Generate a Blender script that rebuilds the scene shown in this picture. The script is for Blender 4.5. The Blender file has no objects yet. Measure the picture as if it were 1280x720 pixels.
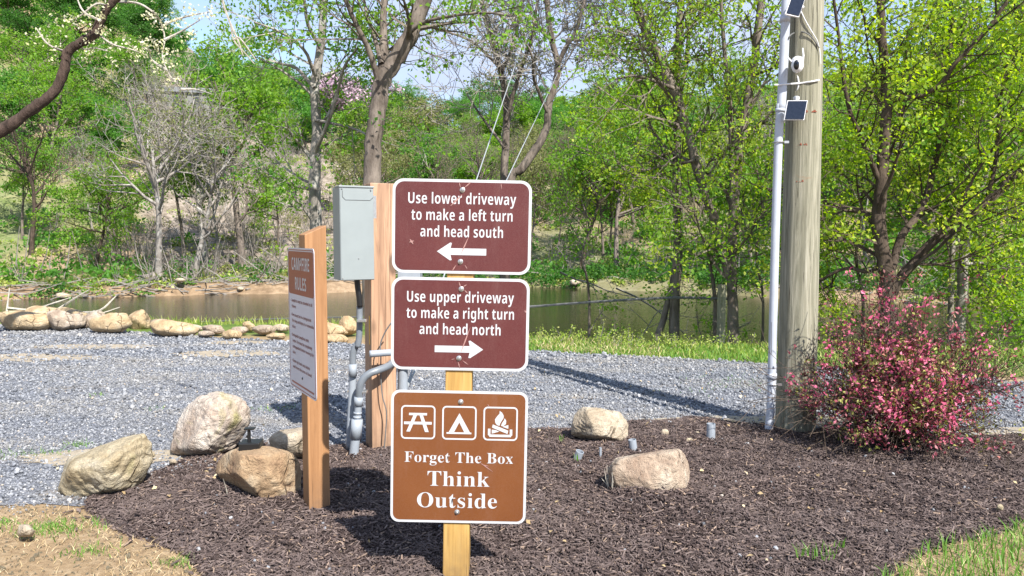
import bpy, bmesh, math, random
import numpy as np
from mathutils import Vector, Matrix, Euler, noise as mnoise
from mathutils.geometry import delaunay_2d_cdt

S = bpy.context.scene
COL = S.collection
RAD = math.radians
# ------------------------------------------------------------------ camera
FPX = 931.0; PITCH = RAD(4.0); EYE = 1.2
cam_d = bpy.data.cameras.new("camera"); cam_d.sensor_width = 36.0
cam_d.lens = 36.0 * FPX / 1280.0; cam_d.clip_start = 0.05; cam_d.clip_end = 3000
cam = bpy.data.objects.new("camera", cam_d); COL.objects.link(cam)
cam.location = (0, 0, EYE); cam.rotation_euler = (RAD(90) - PITCH, 0, 0)
S.camera = cam
# ------------------------------------------------------------------ light
SUN_EL = 45.0; SUN_AZ = 32.0          # degrees; azimuth is measured from -Y towards +X
sd = Vector((math.cos(RAD(SUN_EL)) * math.sin(RAD(SUN_AZ)), -math.cos(RAD(SUN_EL)) * math.cos(RAD(SUN_AZ)), math.sin(RAD(SUN_EL))))
sun_l = bpy.data.lights.new("sun", 'SUN'); sun_l.energy = 5.0; sun_l.angle = RAD(0.53); sun_l.color = (1.0, 0.955, 0.88)
sun = bpy.data.objects.new("sun", sun_l); COL.objects.link(sun); sun.location = (10, -20, 30)
sun.rotation_euler = (-sd).to_track_quat('-Z', 'Y').to_euler()
W = bpy.data.worlds.new("World"); S.world = W; W.use_nodes = True
wn = W.node_tree.nodes; wl = W.node_tree.links
bg = wn["Background"]
sky = wn.new("ShaderNodeTexSky"); sky.sky_type = 'NISHITA'; sky.sun_disc = False
sky.sun_elevation = RAD(SUN_EL); sky.sun_rotation = math.atan2(sd.x, sd.y)
sky.altitude = 200; sky.air_density = 1.0; sky.dust_density = 0.25; sky.ozone_density = 2.2
tc = wn.new("ShaderNodeTexCoord"); mp = wn.new("ShaderNodeMapping"); mp.inputs['Scale'].default_value = (1, 1, 3.2)
nz = wn.new("ShaderNodeTexNoise"); nz.inputs['Scale'].default_value = 2.3; nz.inputs['Detail'].default_value = 7
nz.inputs['Roughness'].default_value = 0.55
cr = wn.new("ShaderNodeValToRGB"); cr.color_ramp.elements[0].position = 0.36; cr.color_ramp.elements[1].position = 0.60
mx = wn.new("ShaderNodeMix"); mx.data_type = 'RGBA'; mx.inputs[7].default_value = (2.7, 3.2, 4.3, 1)
wl.new(tc.outputs['Generated'], mp.inputs[0]); wl.new(mp.outputs[0], nz.inputs['Vector'])
wl.new(nz.outputs['Fac'], cr.inputs[0]); wl.new(cr.outputs[0], mx.inputs[0])
wl.new(sky.outputs[0], mx.inputs[6]); wl.new(mx.outputs[2], bg.inputs[0])
bg.inputs[1].default_value = 0.13
S.view_settings.view_transform = 'Standard'; S.view_settings.look = 'None'
S.view_settings.exposure = 1.02; S.view_settings.gamma = 1.0; S.view_settings.use_curve_mapping = False
S.render.engine = 'CYCLES'
S.cycles.max_bounces = 6; S.cycles.transparent_max_bounces = 4
try:
    S.cycles.use_denoising = True
except Exception:
    pass
# ------------------------------------------------------------------ picture -> place
def ray(px, py):
    a = (px - 640) / FPX; b = -(py - 360) / FPX
    return Vector((a, math.cos(PITCH) + b * math.sin(PITCH), -math.sin(PITCH) + b * math.cos(PITCH)))
def P(px, py, Y):
    d = ray(px, py); return Vector((0, 0, EYE)) + d * (Y / d.y)
def G(px, py, z=0.0):
    d = ray(px, py); return Vector((0, 0, EYE)) + d * ((z - EYE) / d.z)
# ------------------------------------------------------------------ terrain
WATER = -1.5
def far_bank(t): return np.interp(t, [-.69, -.42, -.21, .02, .22, .43, .69, 1.2], [31, 34, 36.5, 39, 36, 31, 28, 27])
def near_bank(t): return np.interp(t, [-.75, -.2, .02, .2, .35, .7], [10.5, 10.2, 8.8, 8.2, 8.1, 7.8])
def sm(x): x = np.clip(x, 0, 1); return x * x * (3 - 2 * x)
def wob(x, y, s=1.0):
    return (np.sin(x * .31 * s + 1.3) * np.cos(y * .27 * s - .4) + .5 * np.sin(x * .83 * s - y * .41 * s) + .35 * np.cos(x * 1.9 * s + y * 1.3 * s)
            + .2 * np.sin(x * 3.7 * s - y * 4.1 * s))
def hgt(x, y):
    x = np.asarray(x, float); y = np.asarray(y, float)
    t = np.clip(x / np.maximum(y, 1.0), -1.2, 1.2)
    E = near_bank(t); D = far_bank(t) + .5 * wob(x, y * 0, 1.0)
    z = -2.3 * sm((y - E + .15) / 2.7)
    R = 118.0
    Hr = np.interp(t, [-.9, -.69, -.5, -.36, -.22, -.1, .0, .15, .7], [62, 51, 37, 24, 21, 17, 19, 20, 24.5])
    s = np.clip((y - D - 5) / (R - D - 5), 0, 1.1)
    zf = -1.75 + .75 * sm((y - D + .7) / 1.6) + .45 * sm((y - D - 1) / 4) + Hr * (.75 * s + .25 * sm(s)) + .8 * sm(s * 5) * wob(x, y, .55)
    return np.where(y > D - 2.5, np.maximum(z, zf), z)
def H(x, y): return float(hgt(x, y))
# ------------------------------------------------------------------ helpers
OFF = {}
def np_mesh(name, V, faces=None, quads=None, tris=None, smooth=False):
    me = bpy.data.meshes.new(name)
    if faces is not None:
        me.from_pydata([tuple(v) for v in V], [], faces)
    else:
        V = np.asarray(V, np.float32); k = 4 if quads is not None else 3
        Fc = np.asarray(quads if quads is not None else tris, np.int32)
        me.vertices.add(len(V)); me.vertices.foreach_set('co', V.ravel())
        me.loops.add(Fc.size); me.loops.foreach_set('vertex_index', Fc.ravel())
        me.polygons.add(len(Fc)); me.polygons.foreach_set('loop_start', np.arange(0, Fc.size, k, dtype=np.int32))
        me.update(calc_edges=True)
    if smooth:
        me.polygons.foreach_set('use_smooth', [True] * len(me.polygons))
    return me
def tag(o, label=None, cat=None, group=None, kind=None):
    if label: o['label'] = label
    if cat: o['category'] = cat
    if group: o['group'] = group
    if kind: o['kind'] = kind
    return o
def empty(name, loc, rot=(0, 0, 0), label=None, cat=None, group=None):
    o = bpy.data.objects.new(name, None); COL.objects.link(o); o.empty_display_size = .1
    o.location = loc; o.rotation_euler = rot; OFF[o.name] = Vector(loc)
    return tag(o, label, cat, group)
def link(name, me, mat, parent=None, kind=None, loc=None):
    o = bpy.data.objects.new(name, me); COL.objects.link(o)
    if mat:
        me.materials.clear()
        for m in (mat if isinstance(mat, (list, tuple)) else [mat]): me.materials.append(m)
    if parent: o.parent = parent
    if loc is not None: o.location = loc
    if kind: o['kind'] = kind
    return o
class MB:
    """collects shapes; build() links them as ONE mesh object"""
    def __init__(s): s.v = []; s.f = []
    def add(s, V, Fc, M=None):
        n = len(s.v)
        s.v += [tuple(M @ Vector(p)) if M else tuple(p) for p in V]; s.f += [tuple(i + n for i in f) for f in Fc]; return s
    def box(s, x0, x1, y0, y1, z0, z1, M=None):
        return s.add([(x0, y0, z0), (x1, y0, z0), (x1, y1, z0), (x0, y1, z0), (x0, y0, z1), (x1, y0, z1), (x1, y1, z1), (x0, y1, z1)],
                     [(0, 3, 2, 1), (4, 5, 6, 7), (0, 1, 5, 4), (1, 2, 6, 5), (2, 3, 7, 6), (3, 0, 4, 7)], M)
    def tube(s, pts, radii, n=8, cap=True, M=None, jit=0, rng=None):
        pts = [Vector(p) for p in pts]
        if not hasattr(radii, '__len__'): radii = [radii] * len(pts)
        V = []; Fc = []; a = None
        for i, p in enumerate(pts):
            t = (pts[min(i + 1, len(pts) - 1)] - pts[max(i - 1, 0)])
            if t.length < 1e-9: t = Vector((0, 0, 1))
            t.normalize()
            if a is None: a = t.orthogonal().normalized()
            a = (a - t * a.dot(t))
            a = a.normalized() if a.length > 1e-6 else t.orthogonal().normalized()
            b = t.cross(a)
            for k in range(n):
                q = 2 * math.pi * k / n; r = radii[i] * (1 + (rng.uniform(-jit, jit) if jit else 0))
                V.append(p + a * (math.cos(q) * r) + b * (math.sin(q) * r))
        for i in range(len(pts) - 1):
            for k in range(n):
                k2 = (k + 1) % n; Fc.append((i * n + k, i * n + k2, (i + 1) * n + k2, (i + 1) * n + k))
        if cap: Fc.append(tuple(range(n - 1, -1, -1))); Fc.append(tuple(range((len(pts) - 1) * n, len(pts) * n)))
        return s.add(V, Fc, M)
    def build(s, name, mat, parent=None, world=False, smooth=False, kind=None, bevel=0):
        o0 = Vector((0, 0, 0))
        if world and parent: o0 = OFF[parent.name]
        V = [Vector(p) - o0 for p in s.v] if (world and parent) else s.v
        me = np_mesh(name, V, faces=s.f, smooth=smooth)
        o = link(name, me, mat, parent, kind); OFF[o.name] = o0
        if bevel:
            b = o.modifiers.new('bevel', 'BEVEL'); b.width = bevel; b.segments = 2; b.limit_method = 'ANGLE'
        return o
def spline(pts, sub=4):
    """Catmull-Rom through points (any dimension)"""
    A = np.array([list(p) for p in pts], float)
    if len(A) < 3: return [Vector(p) for p in A]
    A = np.vstack([2 * A[0] - A[1], A, 2 * A[-1] - A[-2]]); out = []
    for i in range(1, len(A) - 2):
        p0, p1, p2, p3 = A[i - 1:i + 3]
        for k in range(sub):
            t = k / sub
            out.append(.5 * ((2 * p1) + (-p0 + p2) * t + (2 * p0 - 5 * p1 + 4 * p2 - p3) * t * t + (-p0 + 3 * p1 - 3 * p2 + p3) * t ** 3))
    out.append(A[-2]); return [Vector(p) for p in out]
def inside(poly, X, Y):
    poly = np.asarray(poly, float); r = np.zeros(np.shape(X), bool); n = len(poly)
    for i in range(n):
        x1, y1 = poly[i]; x2, y2 = poly[(i + 1) % n]
        c = ((y1 > Y) != (y2 > Y)); xi = (x2 - x1) * (Y - y1) / ((y2 - y1) if y2 != y1 else 1e-9) + x1
        r ^= c & (X < xi)
    return r
def dist_poly(poly, X, Y):
    poly = np.asarray(poly, float); d = np.full(np.shape(X), 1e9); n = len(poly)
    for i in range(n):
        a = poly[i]; b = poly[(i + 1) % n]; e = b - a; L = max(e @ e, 1e-9)
        t = np.clip(((X - a[0]) * e[0] + (Y - a[1]) * e[1]) / L, 0, 1)
        d = np.minimum(d, np.hypot(X - a[0] - t * e[0], Y - a[1] - t * e[1]))
    return d
# ------------------------------------------------------------------ materials
def lin(c): return tuple(((v / 255) / 12.92 if v / 255 <= .04045 else ((v / 255 + .055) / 1.055) ** 2.4) for v in c) + (1,)
class NT:
    def __init__(s, name):
        s.m = bpy.data.materials.new(name); s.m.use_nodes = True; s.t = s.m.node_tree; s.n = s.t.nodes; s.l = s.t.links
        s.b = s.n['Principled BSDF']; s.out = s.n['Material Output']; s.tc = s.n.new('ShaderNodeTexCoord')
    def vec(s, scale=(1, 1, 1), coord='Object', rot=(0, 0, 0)):
        m = s.n.new('ShaderNodeMapping'); m.inputs['Scale'].default_value = scale; m.inputs['Rotation'].default_value = rot
        s.l.new(s.tc.outputs[coord], m.inputs[0]); return m.outputs[0]
    def noise(s, v, scale, detail=4, rough=.55, dist=0):
        n = s.n.new('ShaderNodeTexNoise'); n.inputs['Scale'].default_value = scale; n.inputs['Detail'].default_value = detail
        n.inputs['Roughness'].default_value = rough; n.inputs['Distortion'].default_value = dist; s.l.new(v, n.inputs['Vector']); return n.outputs['Fac']
    def voro(s, v, scale, feature='F1', out='Distance'):
        n = s.n.new('ShaderNodeTexVoronoi'); n.feature = feature; n.inputs['Scale'].default_value = scale; s.l.new(v, n.inputs['Vector']); return n.outputs[out]
    def ramp(s, f, stops, interp='LINEAR'):
        r = s.n.new('ShaderNodeValToRGB'); e = r.color_ramp.elements; r.color_ramp.interpolation = interp
        while len(e) < len(stops): e.new(.5)
        for k, (p, c) in enumerate(stops):
            e[k].position = p; e[k].color = c if hasattr(c, '__len__') else (c, c, c, 1)
        s.l.new(f, r.inputs[0]); return r.outputs[0]
    def mix(s, f, a, b, mode='MIX'):
        m = s.n.new('ShaderNodeMix'); m.data_type = 'RGBA'; m.blend_type = mode
        for i, x in ((0, f), (6, a), (7, b)):
            if hasattr(x, 'is_linked') or isinstance(x, bpy.types.NodeSocket): s.l.new(x, m.inputs[i])
            else: m.inputs[i].default_value = x
        return m.outputs[2]
    def math(s, op, a, b=0):
        m = s.n.new('ShaderNodeMath'); m.operation = op
        for i, x in ((0, a), (1, b)):
            if isinstance(x, bpy.types.NodeSocket): s.l.new(x, m.inputs[i])
            else: m.inputs[i].default_value = x
        return m.outputs[0]
    def attr(s, name):
        a = s.n.new('ShaderNodeAttribute'); a.attribute_name = name; return a.outputs['Fac']
    def island(s): return s.n.new('ShaderNodeNewGeometry').outputs['Random Per Island']
    def objrand(s): return s.n.new('ShaderNodeObjectInfo').outputs['Random']
    def bump(s, h, strength=.5, dist=.01):
        b = s.n.new('ShaderNodeBump'); b.inputs['Strength'].default_value = strength; b.inputs['Distance'].default_value = dist
        s.l.new(h, b.inputs['Height']); s.l.new(b.outputs[0], s.b.inputs['Normal']); return b
    def col(s, c):
        if isinstance(c, bpy.types.NodeSocket): s.l.new(c, s.b.inputs['Base Color'])
        else: s.b.inputs['Base Color'].default_value = c
    def set(s, **k):
        for a, v in k.items(): s.b.inputs[a.replace('_', ' ')].default_value = v
        return s
def leaf_mat(name, stops, trans=.58, rough=.5, big=None, hue=.49):
    n = NT(name); c = n.ramp(n.island(), stops)
    if big is not None:                                   # whole sprays a little yellower or deeper
        c = n.mix(n.ramp(n.noise(n.vec(), big[0], 2), [(.38, 0), (.62, 1)]), c, big[1])
    n.col(c); n.set(Roughness=rough); n.b.inputs['Specular IOR Level'].default_value = .3
    tr = n.n.new('ShaderNodeBsdfTranslucent'); hs = n.n.new('ShaderNodeHueSaturation')
    hs.inputs['Hue'].default_value = hue; hs.inputs['Saturation'].default_value = 1.1; hs.inputs['Value'].default_value = 1.5
    n.l.new(c, hs.inputs['Color']); n.l.new(hs.outputs[0], tr.inputs[0])
    ms = n.n.new('ShaderNodeMixShader'); ms.inputs[0].default_value = trans
    n.l.new(n.b.outputs[0], ms.inputs[1]); n.l.new(tr.outputs[0], ms.inputs[2]); n.l.new(ms.outputs[0], n.out.inputs[0])
    return n.m
def plain(name, c, rough=.5, metal=0, nscale=30, var=.12, bump=.0, spec=.5):
    n = NT(name); f = n.noise(n.vec(), nscale, 5)
    c2 = tuple(v * (1 - var * 2) for v in c[:3]) + (1,)
    n.col(n.mix(n.ramp(f, [(.3, 0), (.7, 1)]), c, c2)); n.set(Roughness=rough, Metallic=metal); n.b.inputs['Specular IOR Level'].default_value = spec
    if bump: n.bump(n.noise(n.vec(), nscale * 2, 5), bump, .004)
    return n.m
def bark_mat(name, a, b, sc=9.0, pale=None):
    n = NT(name); v = n.vec((1, 1, .28)); f = n.noise(v, sc, 7, .65, .4)
    c = n.ramp(f, [(.3, a), (.68, b)])
    if pale is not None: c = n.mix(n.ramp(n.noise(n.vec(), 3.1, 3), [(.52, 0), (.62, 1)]), c, pale)
    n.col(c); n.set(Roughness=.9); n.b.inputs['Specular IOR Level'].default_value = .2
    n.bump(n.noise(v, sc * 2.2, 6, .7), .9, .02); return n.m
def wood_mat(name, a, b, c3, scale=1.0, rough=.65):
    n = NT(name); v = n.vec((9 * scale, 9 * scale, .55 * scale)); f = n.noise(v, 3.0, 5, .6, 1.2); g = n.noise(n.vec((40 * scale, 40 * scale, .9)), 3, 4)
    c = n.ramp(f, [(.28, a), (.5, b), (.72, c3)])
    c = n.mix(n.ramp(g, [(.45, 0), (.75, .35)]), c, a); kn = n.ramp(n.voro(n.vec((6, 6, 2.2)), 1.0), [(.10, .8), (.17, 0)]); c = n.mix(kn, c, tuple(x * .4 for x in a[:3]) + (1,))
    ck = n.ramp(n.noise(n.vec((60, 60, 1.1)), 1.7, 4, .6), [(.30, .8), (.35, 0)]); c = n.mix(ck, c, tuple(x * .3 for x in a[:3]) + (1,))
    sp_ = n.n.new('ShaderNodeSeparateXYZ'); n.l.new(n.tc.outputs['Object'], sp_.inputs[0]); mud = n.math('MULTIPLY', n.ramp(sp_.outputs[2], [(.05, .7), (.22, 0)]), n.noise(n.vec(), 30, 4))
    c = n.mix(mud, c, (.10, .07, .05, 1))
    n.col(c); n.set(Roughness=rough); n.bump(n.math('SUBTRACT', g, ck), .4, .003); return n.m
def rock_mat(name, a, b, c3, moss, amt=.5, vein=None):
    n = NT(name); v = n.vec(); f = n.noise(v, 5.5, 7, .6, .5)
    c = n.ramp(f, [(.3, a), (.5, b), (.68, c3)])
    c = n.mix(n.ramp(n.noise(v, 3.2, 5, .6, .8), [(amt, 0), (amt + .12, .85)]), c, moss)
    c = n.mix(n.ramp(n.noise(v, 60, 4, .7), [(.35, .35), (.6, 0)]), c, tuple(x * .45 for x in a[:3]) + (1,))
    ck = n.voro(n.vec(rot=(.5, .3, .2)), 7.5, 'DISTANCE_TO_EDGE'); ckm = n.ramp(n.math('ADD', ck, n.math('MULTIPLY', n.noise(v, 14, 4), .12)), [(.06, 0), (.10, 1)])
    msk = n.ramp(n.noise(v, 4.5, 2), [(.5, 1), (.58, 0)]); ckm = n.math('MAXIMUM', ckm, msk)
    c = n.mix(ckm, tuple(x * .5 for x in a[:3]) + (1,), c)
    n.col(c); n.set(Roughness=.85); n.b.inputs['Specular IOR Level'].default_value = .25
    h = n.math('ADD', n.noise(v, 9, 8, .65, .6), n.math('MULTIPLY', n.noise(v, 45, 6, .7), .4)); h = n.math('ADD', h, n.math('MULTIPLY', ckm, .25))
    n.bump(h, .9, .045); return n.m

M = {}
M['sign_white'] = plain('sign_white', (.47, .48, .50, 1), .45, nscale=18, var=.03)
def sign_face(name, c, c2):
    n = NT(name); v = n.vec(); f = n.noise(v, 6, 5, .6)
    g = n.voro(n.vec(), 520)
    c0 = n.mix(n.ramp(f, [(.35, 0), (.7, 1)]), c, c2)
    c0 = n.mix(n.ramp(g, [(.25, .10), (.5, 0)]), c0, (.4, .3, .28, 1)); c0 = n.mix(n.ramp(n.noise(n.vec((3, 1, .7)), 4.5, 7, .7, .8), [(.52, 0), (.8, .12)]), c0, (.30, .20, .18, 1)); n.col(c0)
    n.set(Roughness=.42); n.b.inputs['Specular IOR Level'].default_value = .4; return n.m
M['maroon'] = sign_face('maroon_sign_sheet', (.076, .0138, .0145, 1), (.092, .0185, .0185, 1))
M['brown'] = sign_face('brown_sign_sheet', (.138, .043, .0095, 1), (.160, .053, .0135, 1))
M['rules_red'] = sign_face('rules_red_sheet', (.22, .042, .022, 1), (.26, .055, .03, 1))
M['rules_text'] = plain('rules_text_print', (.25, .07, .06, 1), .5)
M['rules_white'] = plain('rules_white_sheet', (.52, .52, .57, 1), .45, nscale=6, var=.05)
M['scratch'] = plain('scratched_sheet', (.36, .20, .18, 1), .5)
M['pine'] = wood_mat('treated_pine', (.27, .145, .035, 1), (.42, .25, .07, 1), (.50, .32, .11, 1))
M['cedar'] = wood_mat('stained_cedar', (.24, .115, .045, 1), (.31, .155, .065, 1), (.36, .19, .085, 1), 1.4)
M['fir'] = wood_mat('raw_fir_timber', (.20, .11, .065, 1), (.38, .225, .135, 1), (.48, .31, .20, 1), 1.2)
M['steel'] = plain('galvanised_steel', (.5, .5, .5, 1), .35, .8, 60, .1)
M['pvc'] = plain('grey_pvc', (.29, .32, .36, 1), .4, 0, 20, .08)
M['pvc_dark'] = plain('dark_grey_conduit', (.17, .19, .215, 1), .4, 0, 20, .1)
M['pvc_white'] = plain('white_pvc', (.44, .47, .53, 1), .35, 0, 14, .06)
M['box'] = plain('painted_box_steel', (.245, .275, .278, 1), .45, 0, 8, .05)
M['seam'] = plain('dark_seam', (.04, .045, .05, 1), .6)
M['black'] = plain('black_plastic', (.009, .009, .010, 1), .4)
M['white_plastic'] = plain('white_plastic', (.78, .78, .8, 1), .35)
M['yellow'] = plain('yellow_mark', (.75, .42, .03, 1), .5)
M['cable_grey'] = plain('weathered_cable', (.13, .13, .13, 1), .7)
M['wire'] = plain('galvanised_strand', (.42, .44, .46, 1), .4, .3)
# glossy cell sheet
n = NT('solar_cell'); n.col(n.ramp(n.voro(n.vec(), 60, out='Distance'), [(0, (.006, .009, .02, 1)), (1, (.012, .016, .03, 1))])); n.set(Roughness=.12); M['solar'] = n.m
# pole
n = NT('weathered_pole_wood'); v = n.vec((14, 14, .5)); f = n.noise(v, 2.2, 7, .65, 1.5)
c = n.ramp(f, [(.25, (.09, .085, .055, 1)), (.45, (.20, .19, .135, 1)), (.60, (.31, .29, .22, 1)), (.75, (.42, .395, .32, 1))])
c = n.mix(n.ramp(n.noise(n.vec((1, 1, .35)), 3, 4, .6, .6), [(.45, 0), (.7, .35)]), c, (.19, .185, .115, 1))
c = n.mix(n.ramp(n.noise(n.vec((1, 1, 2)), 5, 5, .6, 1), [(.68, 0), (.75, .5)]), c, (.26, .14, .07, 1))
ckp = n.ramp(n.noise(n.vec((75, 75, 1.6)), 1.6, 4, .6), [(.33, 1), (.39, 0)]); c = n.mix(ckp, c, (.06, .052, .035, 1))
n.col(c); n.set(Roughness=.85); n.bump(n.math('SUBTRACT', n.noise(v, 5, 6, .7), ckp), .6, .008); M['pole'] = n.m
# rocks
OL = (.30, .28, .10, 1)
M['rock_tan'] = rock_mat('tan_sandstone', (.28, .21, .12, 1), (.44, .37, .25, 1), (.57, .51, .40, 1), (.42, .38, .20, 1), .58)
M['rock_pale'] = rock_mat('pale_pink_stone', (.33, .24, .18, 1), (.50, .42, .35, 1), (.64, .58, .51, 1), (.34, .31, .13, 1), .50)
M['rock_orange'] = rock_mat('orange_tan_stone', (.27, .165, .10, 1), (.42, .29, .175, 1), (.54, .44, .31, 1), (.40, .34, .16, 1), .6)
M['rock_cream'] = rock_mat('cream_stone', (.32, .25, .17, 1), (.48, .40, .30, 1), (.60, .53, .43, 1), (.48, .40, .16, 1), .56)
M['rock_rose'] = rock_mat('rose_tan_stone', (.31, .21, .15, 1), (.46, .36, .27, 1), (.58, .50, .40, 1), (.40, .36, .12, 1), .57)
M['rock_gold'] = rock_mat('golden_river_rock', (.33, .22, .12, 1), (.50, .37, .22, 1), (.62, .50, .34, 1), (.40, .33, .22, 1), .62)
M['rock_grey'] = rock_mat('grey_brown_river_rock', (.26, .19, .14, 1), (.42, .34, .26, 1), (.56, .48, .40, 1), (.40, .30, .2, 1), .55)
# gravel, mulch, chips
n = NT('gravel_bed'); v = n.vec(); f = n.noise(v, 70, 5, .75)
c = n.ramp(f, [(.32, (.05, .056, .07, 1)), (.48, (.16, .17, .20, 1)), (.62, (.36, .37, .41, 1)), (.72, (.55, .57, .6, 1))])
s1 = n.ramp(n.noise(n.vec((.8, 2.6, 1)), 1.1, 5, .6), [(.56, 0), (.70, .75)])
c = n.mix(s1, c, (.38, .31, .22, 1)); n.col(c); n.set(Roughness=.9); n.bump(f, 1, .02); M['gravel_bed'] = n.m
n = NT('gravel_stone'); r = n.objrand()
def world_noise(n, sc, k, det=4):
    g_ = n.n.new('ShaderNodeNewGeometry'); m_ = n.n.new('ShaderNodeMapping'); m_.inputs['Scale'].default_value = sc; n.l.new(g_.outputs['Position'], m_.inputs[0]); return n.noise(m_.outputs[0], k, det)
n.col(n.mix(n.ramp(world_noise(n, (.35, 1.5, 1), 1.3), [(.45, 0), (.62, .42)]), n.ramp(r, [(0, (.075, .081, .095, 1)), (.35, (.135, .144, .165, 1)), (.65, (.205, .215, .238, 1)), (.9, (.285, .294, .316, 1)), (.975, (.38, .38, .39, 1)), (1, (.36, .29, .21, 1))]), (.29, .27, .24, 1)))
n.set(Roughness=.75); n.b.inputs['Specular IOR Level'].default_value = .3; M['gravel_stone'] = n.m
n = NT('mulch_soil'); v = n.vec(); f = n.noise(v, 38, 6, .75)
n.col(n.ramp(f, [(.3, (.028, .018, .017, 1)), (.55, (.075, .052, .047, 1)), (.75, (.10, .072, .066, 1))])); n.set(Roughness=.95); n.bump(f, 1, .03); M['mulch'] = n.m
n = NT('bark_chip'); r = n.objrand()
n.col(n.mix(n.ramp(world_noise(n, (1, 1, 1), 2.6, 5), [(.42, 0), (.62, .5)]), n.ramp(r, [(0, (.030, .020, .018, 1)), (.35, (.068, .048, .044, 1)), (.7, (.122, .090, .082, 1)), (.93, (.20, .155, .138, 1)), (.99, (.30, .21, .15, 1)), (1, (.36, .26, .18, 1))]), (.135, .104, .096, 1)))
n.set(Roughness=.85); n.b.inputs['Specular IOR Level'].default_value = .25; M['chip'] = n.m
# ground
n = NT('ground_soil'); v = n.vec(coord='Object')
soil = n.ramp(n.noise(v, 26, 7, .75), [(.3, (.13, .085, .05, 1)), (.5, (.31, .22, .13, 1)), (.7, (.46, .36, .24, 1))])
soil = n.mix(n.ramp(n.noise(v, 3.5, 5, .7), [(.42, 0), (.6, .6)]), soil, (.27, .185, .105, 1))
grs = n.ramp(n.noise(v, 3.0, 8, .75), [(.3, (.05, .085, .02, 1)), (.5, (.11, .17, .035, 1)), (.7, (.26, .25, .10, 1))])
lit = n.ramp(n.noise(v, 1.6, 10, .82), [(.34, (.05, .045, .03, 1)), (.46, (.17, .135, .11, 1)), (.55, (.29, .24, .205, 1)), (.70, (.42, .365, .32, 1))])
sand = n.ramp(n.noise(v, 2.2, 8, .7), [(.3, (.13, .085, .05, 1)), (.55, (.28, .195, .12, 1)), (.75, (.40, .31, .21, 1))])
c = n.mix(n.attr('grass'), soil, grs); c = n.mix(n.attr('litter'), c, lit); c = n.mix(n.attr('sand'), c, sand)
n.col(c); n.set(Roughness=.95); n.b.inputs['Specular IOR Level'].default_value = .15
n.bump(n.noise(v, 30, 7, .75), .7, .02); M['ground'] = n.m
# water
n = NT('murky_river_water'); n.col(n.ramp(n.noise(n.vec((.1, .3, 1)), 1.5, 3), [(.3, (.014, .014, .006, 1)), (.7, (.024, .022, .010, 1))])); n.set(Roughness=.045)
n.b.inputs['IOR'].default_value = 1.33
b = n.bump(n.math('ADD', n.noise(n.vec((.9, 2.2, 1)), 2.2, 4, .6), n.noise(n.vec((3, 8, 1)), 2.0, 2)), .16, .04); M['water'] = n.m
# bark
M['bark'] = bark_mat('grey_brown_bark', (.05, .038, .030, 1), (.235, .195, .165, 1))
M['bark_dark'] = bark_mat('dark_furrowed_bark', (.030, .022, .017, 1), (.115, .085, .065, 1), 11)
M['bark_pale'] = bark_mat('pale_grey_bark', (.12, .105, .09, 1), (.32, .29, .26, 1), 7, (.36, .34, .31, 1))
M['bark_limb'] = bark_mat('gnarled_limb_bark', (.020, .014, .011, 1), (.105, .072, .058, 1), 20)
M['twig_pale'] = bark_mat('pale_twig', (.30, .27, .22, 1), (.55, .51, .44, 1), 30)
M['twig_grey'] = bark_mat('grey_twig', (.14, .12, .10, 1), (.33, .30, .27, 1), 20)
# leaves
M['leaf_bright'] = leaf_mat('bright_spring_leaf', [(0, (.05, .14, .02, 1)), (.4, (.15, .33, .04, 1)), (1, (.29, .48, .08, 1))], big=(.7, (.19, .33, .04, 1)))
M['leaf_mid'] = leaf_mat('mid_green_leaf', [(0, (.05, .15, .028, 1)), (.5, (.105, .27, .048, 1)), (1, (.18, .38, .075, 1))], big=(.35, (.12, .29, .05, 1)), hue=.494)
M['leaf_deep'] = leaf_mat('deep_green_leaf', [(0, (.03, .09, .02, 1)), (.5, (.065, .17, .032, 1)), (1, (.11, .25, .05, 1))], big=(.35, (.07, .19, .035, 1)), hue=.494)
M['leaf_yellow'] = leaf_mat('yellow_green_leaf', [(0, (.14, .24, .025, 1)), (.4, (.33, .44, .045, 1)), (1, (.54, .60, .11, 1))], big=(.9, (.22, .36, .03, 1)))
M['leaf_olive'] = leaf_mat('olive_bud_leaf', [(0, (.13, .15, .05, 1)), (.5, (.22, .25, .08, 1)), (1, (.36, .35, .18, 1))])
M['leaf_lilac'] = leaf_mat('lilac_blossom', [(0, (.36, .25, .30, 1)), (1, (.60, .45, .52, 1))], trans=.25)
M['blossom'] = leaf_mat('cream_blossom', [(0, (.40, .42, .16, 1)), (.4, (.62, .60, .36, 1)), (1, (.78, .75, .58, 1))], trans=.3)
M['shrub_leaf'] = leaf_mat('burgundy_shrub_leaf', [(0, (.07, .014, .018, 1)), (.35, (.19, .045, .05, 1)), (.6, (.40, .11, .14, 1)), (.8, (.60, .20, .27, 1)), (1, (.30, .14, .07, 1))], trans=.25)
M['shrub_olive'] = leaf_mat('olive_shrub_leaf', [(0, (.07, .075, .02, 1)), (.5, (.2, .22, .05, 1)), (1, (.42, .40, .12, 1))], trans=.3)
M['petal'] = leaf_mat('pink_petal', [(0, (.62, .09, .20, 1)), (1, (.78, .22, .34, 1))], trans=.3)
M['grass'] = leaf_mat('grass_blade', [(0, (.06, .15, .02, 1)), (.6, (.13, .30, .04, 1)), (1, (.30, .42, .12, 1))], trans=.35)
M['weed'] = leaf_mat('weed_blade', [(0, (.14, .22, .03, 1)), (.6, (.28, .38, .06, 1)), (1, (.50, .50, .18, 1))], trans=.35)
M['straw'] = leaf_mat('dry_straw', [(0, (.32, .22, .11, 1)), (.6, (.5, .38, .21, 1)), (1, (.66, .55, .36, 1))], trans=.15)
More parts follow.
